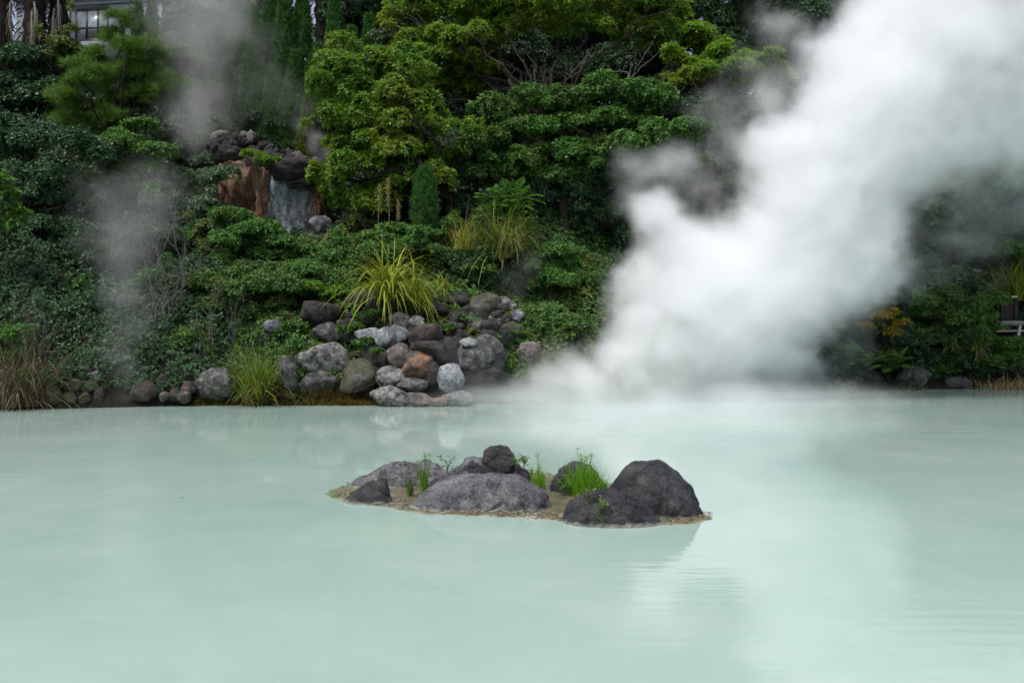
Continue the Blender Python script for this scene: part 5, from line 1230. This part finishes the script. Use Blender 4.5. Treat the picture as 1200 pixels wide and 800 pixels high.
a = Acc(); box(a, -12.5 * sp_, 9 * sp_, -.22, .2, 50.7 * sp_, 53 * sp_); cap = link('cap', a.mesh('cap'), M_CAPW, board); cap.rotation_euler = (0, math.radians(-3), 0)
pp = px2(1168, 379, 42.2); pipe = empty('pipe', pp, 'brown grey pipe running level on white legs', 'pipe')
a = Acc(); a.add(*tube(np.array([[0, 0, 0], [.6, 0, .01], [2.5, 0, .03], [5, 0.1, .05]]), [.105] * 4, 12)); link('tube', a.mesh('tube', smooth=True), M_PIPE, pipe)
for x in (.02, .62, 2.2): a = Acc(); a.add(*tube(np.array([[x - .05, 0, .002], [x + .05, 0, .002]]), [.135, .135], 12)); link('flange', a.mesh('flange'), M_PIPE, pipe)
for x in (1.0, 3.2): a = Acc(); a.add(*tube(np.array([[x, .0, -.05], [x - .22, .0, -1.4]]), [.06, .06], 8)); link('leg', a.mesh('leg'), M_WHT, pipe)
pl = px2(1168, 388, 42.4); a = Acc(); a.add(*tube(np.array([[0, 0, 0], [4, .1, .06]]), [.05, .05], 8)); o = link('rail', a.mesh('rail'), M_CAPW); o.location = pl.tolist(); tag(o, 'thin pale rail running below the pipe', 'rail')
print('LEAVES', NLEAF[0])
# ================================================================== STEAM
def steam_mat(name, col=(0.995, 0.998, 0.999), gain=1.0, aniso=0.2):
    m, nt, out = new_mat(name)
    v = N(nt, 'ShaderNodeVolumePrincipled')
    v.inputs['Color'].default_value = (*col, 1); v.inputs['Anisotropy'].default_value = aniso
    v.inputs['Density'].default_value = gain
    nt.links.new(v.outputs[0], out.inputs['Volume'])
    return m
def steam(name, label, puffs, vox, mat, warp=((0.35, 1.1), (1.1, 0.45)), edge=0.55, erode=0.55, nscale=0.9, seed=0.0, floor=0.02, smooth=0.5, stretch=(1, 1, 1), billow=0.9, power=2.0, grow=1.0):
    """puffs: (px, py, r_px, Y, strength[, rx_mul, ry_mul(depth), rz_mul]); a cloud of real, even depth"""
    pts = []
    for p in puffs:
        c = px2(p[0], p[1], p[3]); r = grow * p[2] * p[3] / FOC
        m = p[5:8] if len(p) > 5 else (1, 1, 1)
        pts.append((c, np.array([r * m[0], r * m[1], r * m[2]]), p[4]))
    lo = np.min([c - r * 1.35 for c, r, _ in pts], 0); hi = np.max([c + r * 1.35 for c, r, _ in pts], 0)
    lo[2] = max(lo[2], floor)
    res = np.maximum(4, np.ceil((hi - lo) / vox)).astype(int)
    ng = bpy.data.node_groups.new(name + '_field', 'GeometryNodeTree')
    ng.interface.new_socket('Geometry', in_out='INPUT', socket_type='NodeSocketGeometry')
    ng.interface.new_socket('Geometry', in_out='OUTPUT', socket_type='NodeSocketGeometry')
    nd, lk = ng.nodes, ng.links
    go = nd.new('NodeGroupOutput')
    vc = nd.new('GeometryNodeVolumeCube')
    vc.inputs['Min'].default_value = lo.tolist(); vc.inputs['Max'].default_value = hi.tolist()
    for a, r in zip(('Resolution X', 'Resolution Y', 'Resolution Z'), res): vc.inputs[a].default_value = int(r)
    pos = nd.new('GeometryNodeInputPosition')
    def vm(op, a, b=None, scale=None):
        n = nd.new('ShaderNodeVectorMath'); n.operation = op
        for i, v in enumerate((a, b)):
            if v is None: continue
            if hasattr(v, 'is_linked'): lk.new(v, n.inputs[i])
            else: n.inputs[i].default_value = [float(x) for x in v]
        if scale is not None: n.inputs['Scale'].default_value = scale
        return n.outputs['Value'] if op in ('LENGTH', 'DISTANCE') else n.outputs[0]
    def mm(op, a, b=None, c=None, clamp=False):
        n = nd.new('ShaderNodeMath'); n.operation = op; n.use_clamp = clamp
        for i, v in enumerate((a, b, c)):
            if v is None: continue
            if hasattr(v, 'is_linked'): lk.new(v, n.inputs[i])
            else: n.inputs[i].default_value = v
        return n.outputs[0]
    def nz(v, s, det, out):
        n = nd.new('ShaderNodeTexNoise'); n.inputs['Scale'].default_value = s; n.inputs['Detail'].default_value = det
        n.inputs['Roughness'].default_value = 0.6
        lk.new(v, n.inputs['Vector']); return n.outputs[out]
    base = vm('ADD', pos.outputs[0], (seed * 13.7, seed * 7.1, seed * 3.3))
    base = vm('MULTIPLY', base, stretch)
    P = pos.outputs[0]
    for s, amp in warp:
        w = vm('SUBTRACT', nz(base, s, 2, 'Color'), (0.5, 0.5, 0.5))
        P = vm('ADD', P, vm('SCALE', w, scale=amp * 2.0))
    acc = None
    for c, r, st in pts:
        d = vm('LENGTH', vm('DIVIDE', vm('SUBTRACT', P, c), r))
        f = mm('MULTIPLY', mm('SUBTRACT', 1.25, d), st)         # >0 inside
        acc = f if acc is None else mm('SMOOTH_MAX', acc, f, smooth)
    n1 = nz(P, nscale, 6, 0)
    n2 = mm('ABSOLUTE', mm('SUBTRACT', nz(base, nscale * 2.1, 3, 0), 0.5))      # billows
    f = mm('SUBTRACT', acc, mm('MULTIPLY', mm('SUBTRACT', n1, 0.42), erode * 2.0))
    f = mm('SUBTRACT', f, mm('MULTIPLY', mm('SUBTRACT', n2, 0.08), -erode * billow))
    den = mm('DIVIDE', f, edge, clamp=True)
    den = mm('POWER', den, power)
    lk.new(den, vc.inputs['Density'])
    sm = nd.new('GeometryNodeSetMaterial'); sm.inputs['Material'].default_value = mat
    lk.new(vc.outputs[0], sm.inputs[0]); lk.new(sm.outputs[0], go.inputs[0])
    vd = bpy.data.volumes.new(name); vd.materials.append(mat)
    o = bpy.data.objects.new(name, vd); COL.objects.link(o)
    md = o.modifiers.new('field', 'NODES'); md.node_group = ng
    tag(o, label, 'steam', kind='stuff')
    print(name, 'voxels', res, int(np.prod(res)))
    return o
MS = steam_mat('dense_steam', gain=1.35)
MT = steam_mat('thin_steam', gain=0.30)
Yp = 34.0
main = [(600, 468, 20, 32.6, .4), (640, 462, 30, 33, .7), (682, 454, 36, 33, .9), (728, 425, 42, 33.5, .95), (780, 395, 54, 34, 1), (752, 330, 36, 33.8, 1), (772, 262, 34, 34, 1), (800, 300, 44, 34, 1), (835, 400, 66, 34, 1), (895, 390, 60, 34.5, .95), (770, 455, 50, 33.6, .6), (850, 460, 50, 34, .6), (925, 435, 34, 35, .55), (790, 345, 52, 34, 1), (748, 382, 38, 33.6, 1),
        (845, 340, 78, 34, 1), (915, 320, 80, 34.4, 1), (985, 300, 66, 34.8, 1), (900, 275, 42, 34, 1), (945, 230, 66, 34.2, 1), (1015, 250, 48, 34.8, .9), (918, 178, 46, 34, 1), (985, 72, 38, 34.2, 1), (985, 180, 72, 34.4, 1),
        (1050, 190, 60, 34.8, .9), (972, 122, 46, 34, .95), (1040, 115, 84, 34.4, 1), (1120, 120, 80, 34.8, 1), (1185, 120, 76, 35, .9), (1035, 45, 56, 34.2, .9), (1090, 40, 90, 34.4, 1), (1170, 40, 90, 35, 1),
        (1250, 60, 100, 35.4, 1), (1130, -60, 110, 35, 1), (1240, -70, 130, 35.5, 1), (1330, 20, 120, 36, 1), (1340, -110, 150, 36, 1), (1060, -35, 50, 34.4, .8)]
steam('steam', 'dense white steam plume billowing from the pond up over the far bank', main, 0.12, MS, warp=((0.22, 0.9), (0.55, 0.6), (1.3, 0.42), (3.0, 0.20)), edge=0.6, erode=0.50, nscale=0.9, seed=1, smooth=0.22, power=1.35, grow=1.12, billow=1.4)
veil = [(750, 205, 32, 36, 1), (785, 198, 34, 36.2, 1), (815, 222, 28, 36, .9), (742, 240, 26, 36, .9), (770, 235, 24, 36, .8), (845, 135, 36, 36.4, .75), (868, 175, 40, 36.2, .9), (905, 110, 38, 36, .9), (840, 190, 26, 36.2, .7), (1150, 250, 60, 37.4, .45), (1200, 240, 60, 37.6, .5), (1120, 300, 44, 37.2, .35), (930, 60, 36, 36, .6), (855, 215, 24, 36, .6),
        (1060, 320, 44, 36.6, .55), (1090, 270, 44, 36.8, .45), (1060, 250, 40, 36.6, .6), (1130, 210, 50, 37, .6), (1190, 190, 50, 37, .7), (1005, 370, 36, 36.4, .45), (700, 405, 34, 33, .7), (660, 435, 40, 32.6, .8), (625, 450, 36, 32.4, .8), (590, 462, 26, 32.2, .7), (560, 468, 20, 32.0, .5), (1000, 400, 40, 36.4, .5), (940, 455, 44, 35.5, .7), (715, 340, 26, 34, .6), (905, 40, 36, 36, .8), (880, 80, 26, 36, .6), (960, 440, 40, 36.2, .5), (720, 300, 16, 34, .4)]
steam('steam', 'thin torn wisps around the dense steam plume', veil, 0.16, steam_mat('wispy_steam', gain=0.8), warp=((0.3, 1.0), (0.8, 0.6), (2.0, 0.3), (5, .1)), edge=1.0, erode=0.75, nscale=0.8, seed=3, power=1.6)
mist = [(640, 470, 120, 29, .7, 1, 1.3, .16), (760, 480, 170, 28, .8, 1, 1.2, .14), (880, 470, 150, 29.5, .8, 1, 1.1, .18), (990, 462, 110, 31, .5, 1, 1, .16), (560, 470, 90, 29, .5, 1, 1, .12), (700, 500, 160, 23, .45, 1, 1.4, .1), (900, 490, 160, 24, .4, 1, 1.2, .1)]
steam('mist', 'low mist drifting over the water at the foot of the steam plume', mist, 0.2, steam_mat('low_mist', gain=0.5), warp=((0.3, 0.6), (1.0, 0.3)), edge=0.9, erode=0.45, nscale=0.6, seed=5)
spring = [(145, 462, 9, 31.0, 1.0), (146, 445, 14, 31.2, .8), (140, 415, 20, 31.6, .75), (150, 380, 24, 32, .75), (143, 340, 28, 32.4, .8), (150, 300, 32, 32.8, .85), (138, 265, 36, 33.2, .8), (160, 245, 36, 33.6, .75), (130, 225, 30, 34, .5), (175, 215, 30, 34, .4)]
steam('steam', 'thin grey steam column rising from the small bubbling spring', spring, 0.12, steam_mat('spring_steam', gain=0.26), warp=((0.35, 0.8), (1.0, 0.5), (2.5, 0.22)), edge=1.1, erode=0.7, nscale=1.0, seed=7, power=1.3, grow=1.4)
slope = [(222, 150, 28, 42.5, 1), (236, 128, 34, 42.8, 1), (218, 60, 34, 44.2, .6), (290, 60, 34, 44, .3), (200, -14, 36, 44.8, .4), (212, 40, 28, 44.4, .4), (250, 112, 26, 43, .7), (228, 90, 30, 43.2, .7), (246, 60, 34, 43.6, .75), (225, 30, 40, 44, .8), (262, 20, 40, 44.2, .7), (240, -15, 50, 44.6, .8), (214, 10, 34, 44.6, .45), (285, 112, 30, 43.2, .35), (330, 100, 30, 43.4, .3), (270, 150, 22, 42.6, .4), (350, 135, 24, 43, .3), (228, 135, 22, 42.4, 1.3), (236, 150, 18, 42.4, 1.3)]
steam('steam', 'soft grey steam drifting up before the cypresses from behind the cliff', slope, 0.16, steam_mat('slope_steam', gain=0.27), warp=((0.3, 1.0), (0.8, 0.6), (2.0, 0.25), (5, .1)), edge=1.1, erode=0.7, nscale=0.8, seed=9, power=1.2, grow=1.25)
gap = [(372, 168, 18, 41.8, .9), (388, 178, 20, 41.9, .9), (408, 165, 20, 42.0, .8), (352, 152, 16, 42, .6), (420, 150, 14, 42, .5)]
steam('steam', 'small steam puff in the gap beside the cliff heap and bright tree', gap, 0.12, steam_mat('gap_steam', gain=0.45), warp=((0.5, 0.5), (1.4, 0.3), (3.5, 0.12)), edge=0.8, erode=0.45, nscale=1.4, seed=11)
hollow = [(520, 415, 14, 32.4, .7), (560, 370, 22, 33.6, .6), (545, 345, 16, 34, .45), (620, 310, 26, 34.8, .5), (600, 335, 26, 34.4, .5), (585, 400, 22, 33.2, .5), (630, 280, 20, 35.4, .35)]
steam('steam', 'faint steam seeping out of the rocky hollow and outcrop', hollow, 0.12, steam_mat('hollow_steam', gain=0.32), warp=((0.6, 0.35), (1.8, 0.15)), edge=0.9, erode=0.45, nscale=1.4, seed=13)
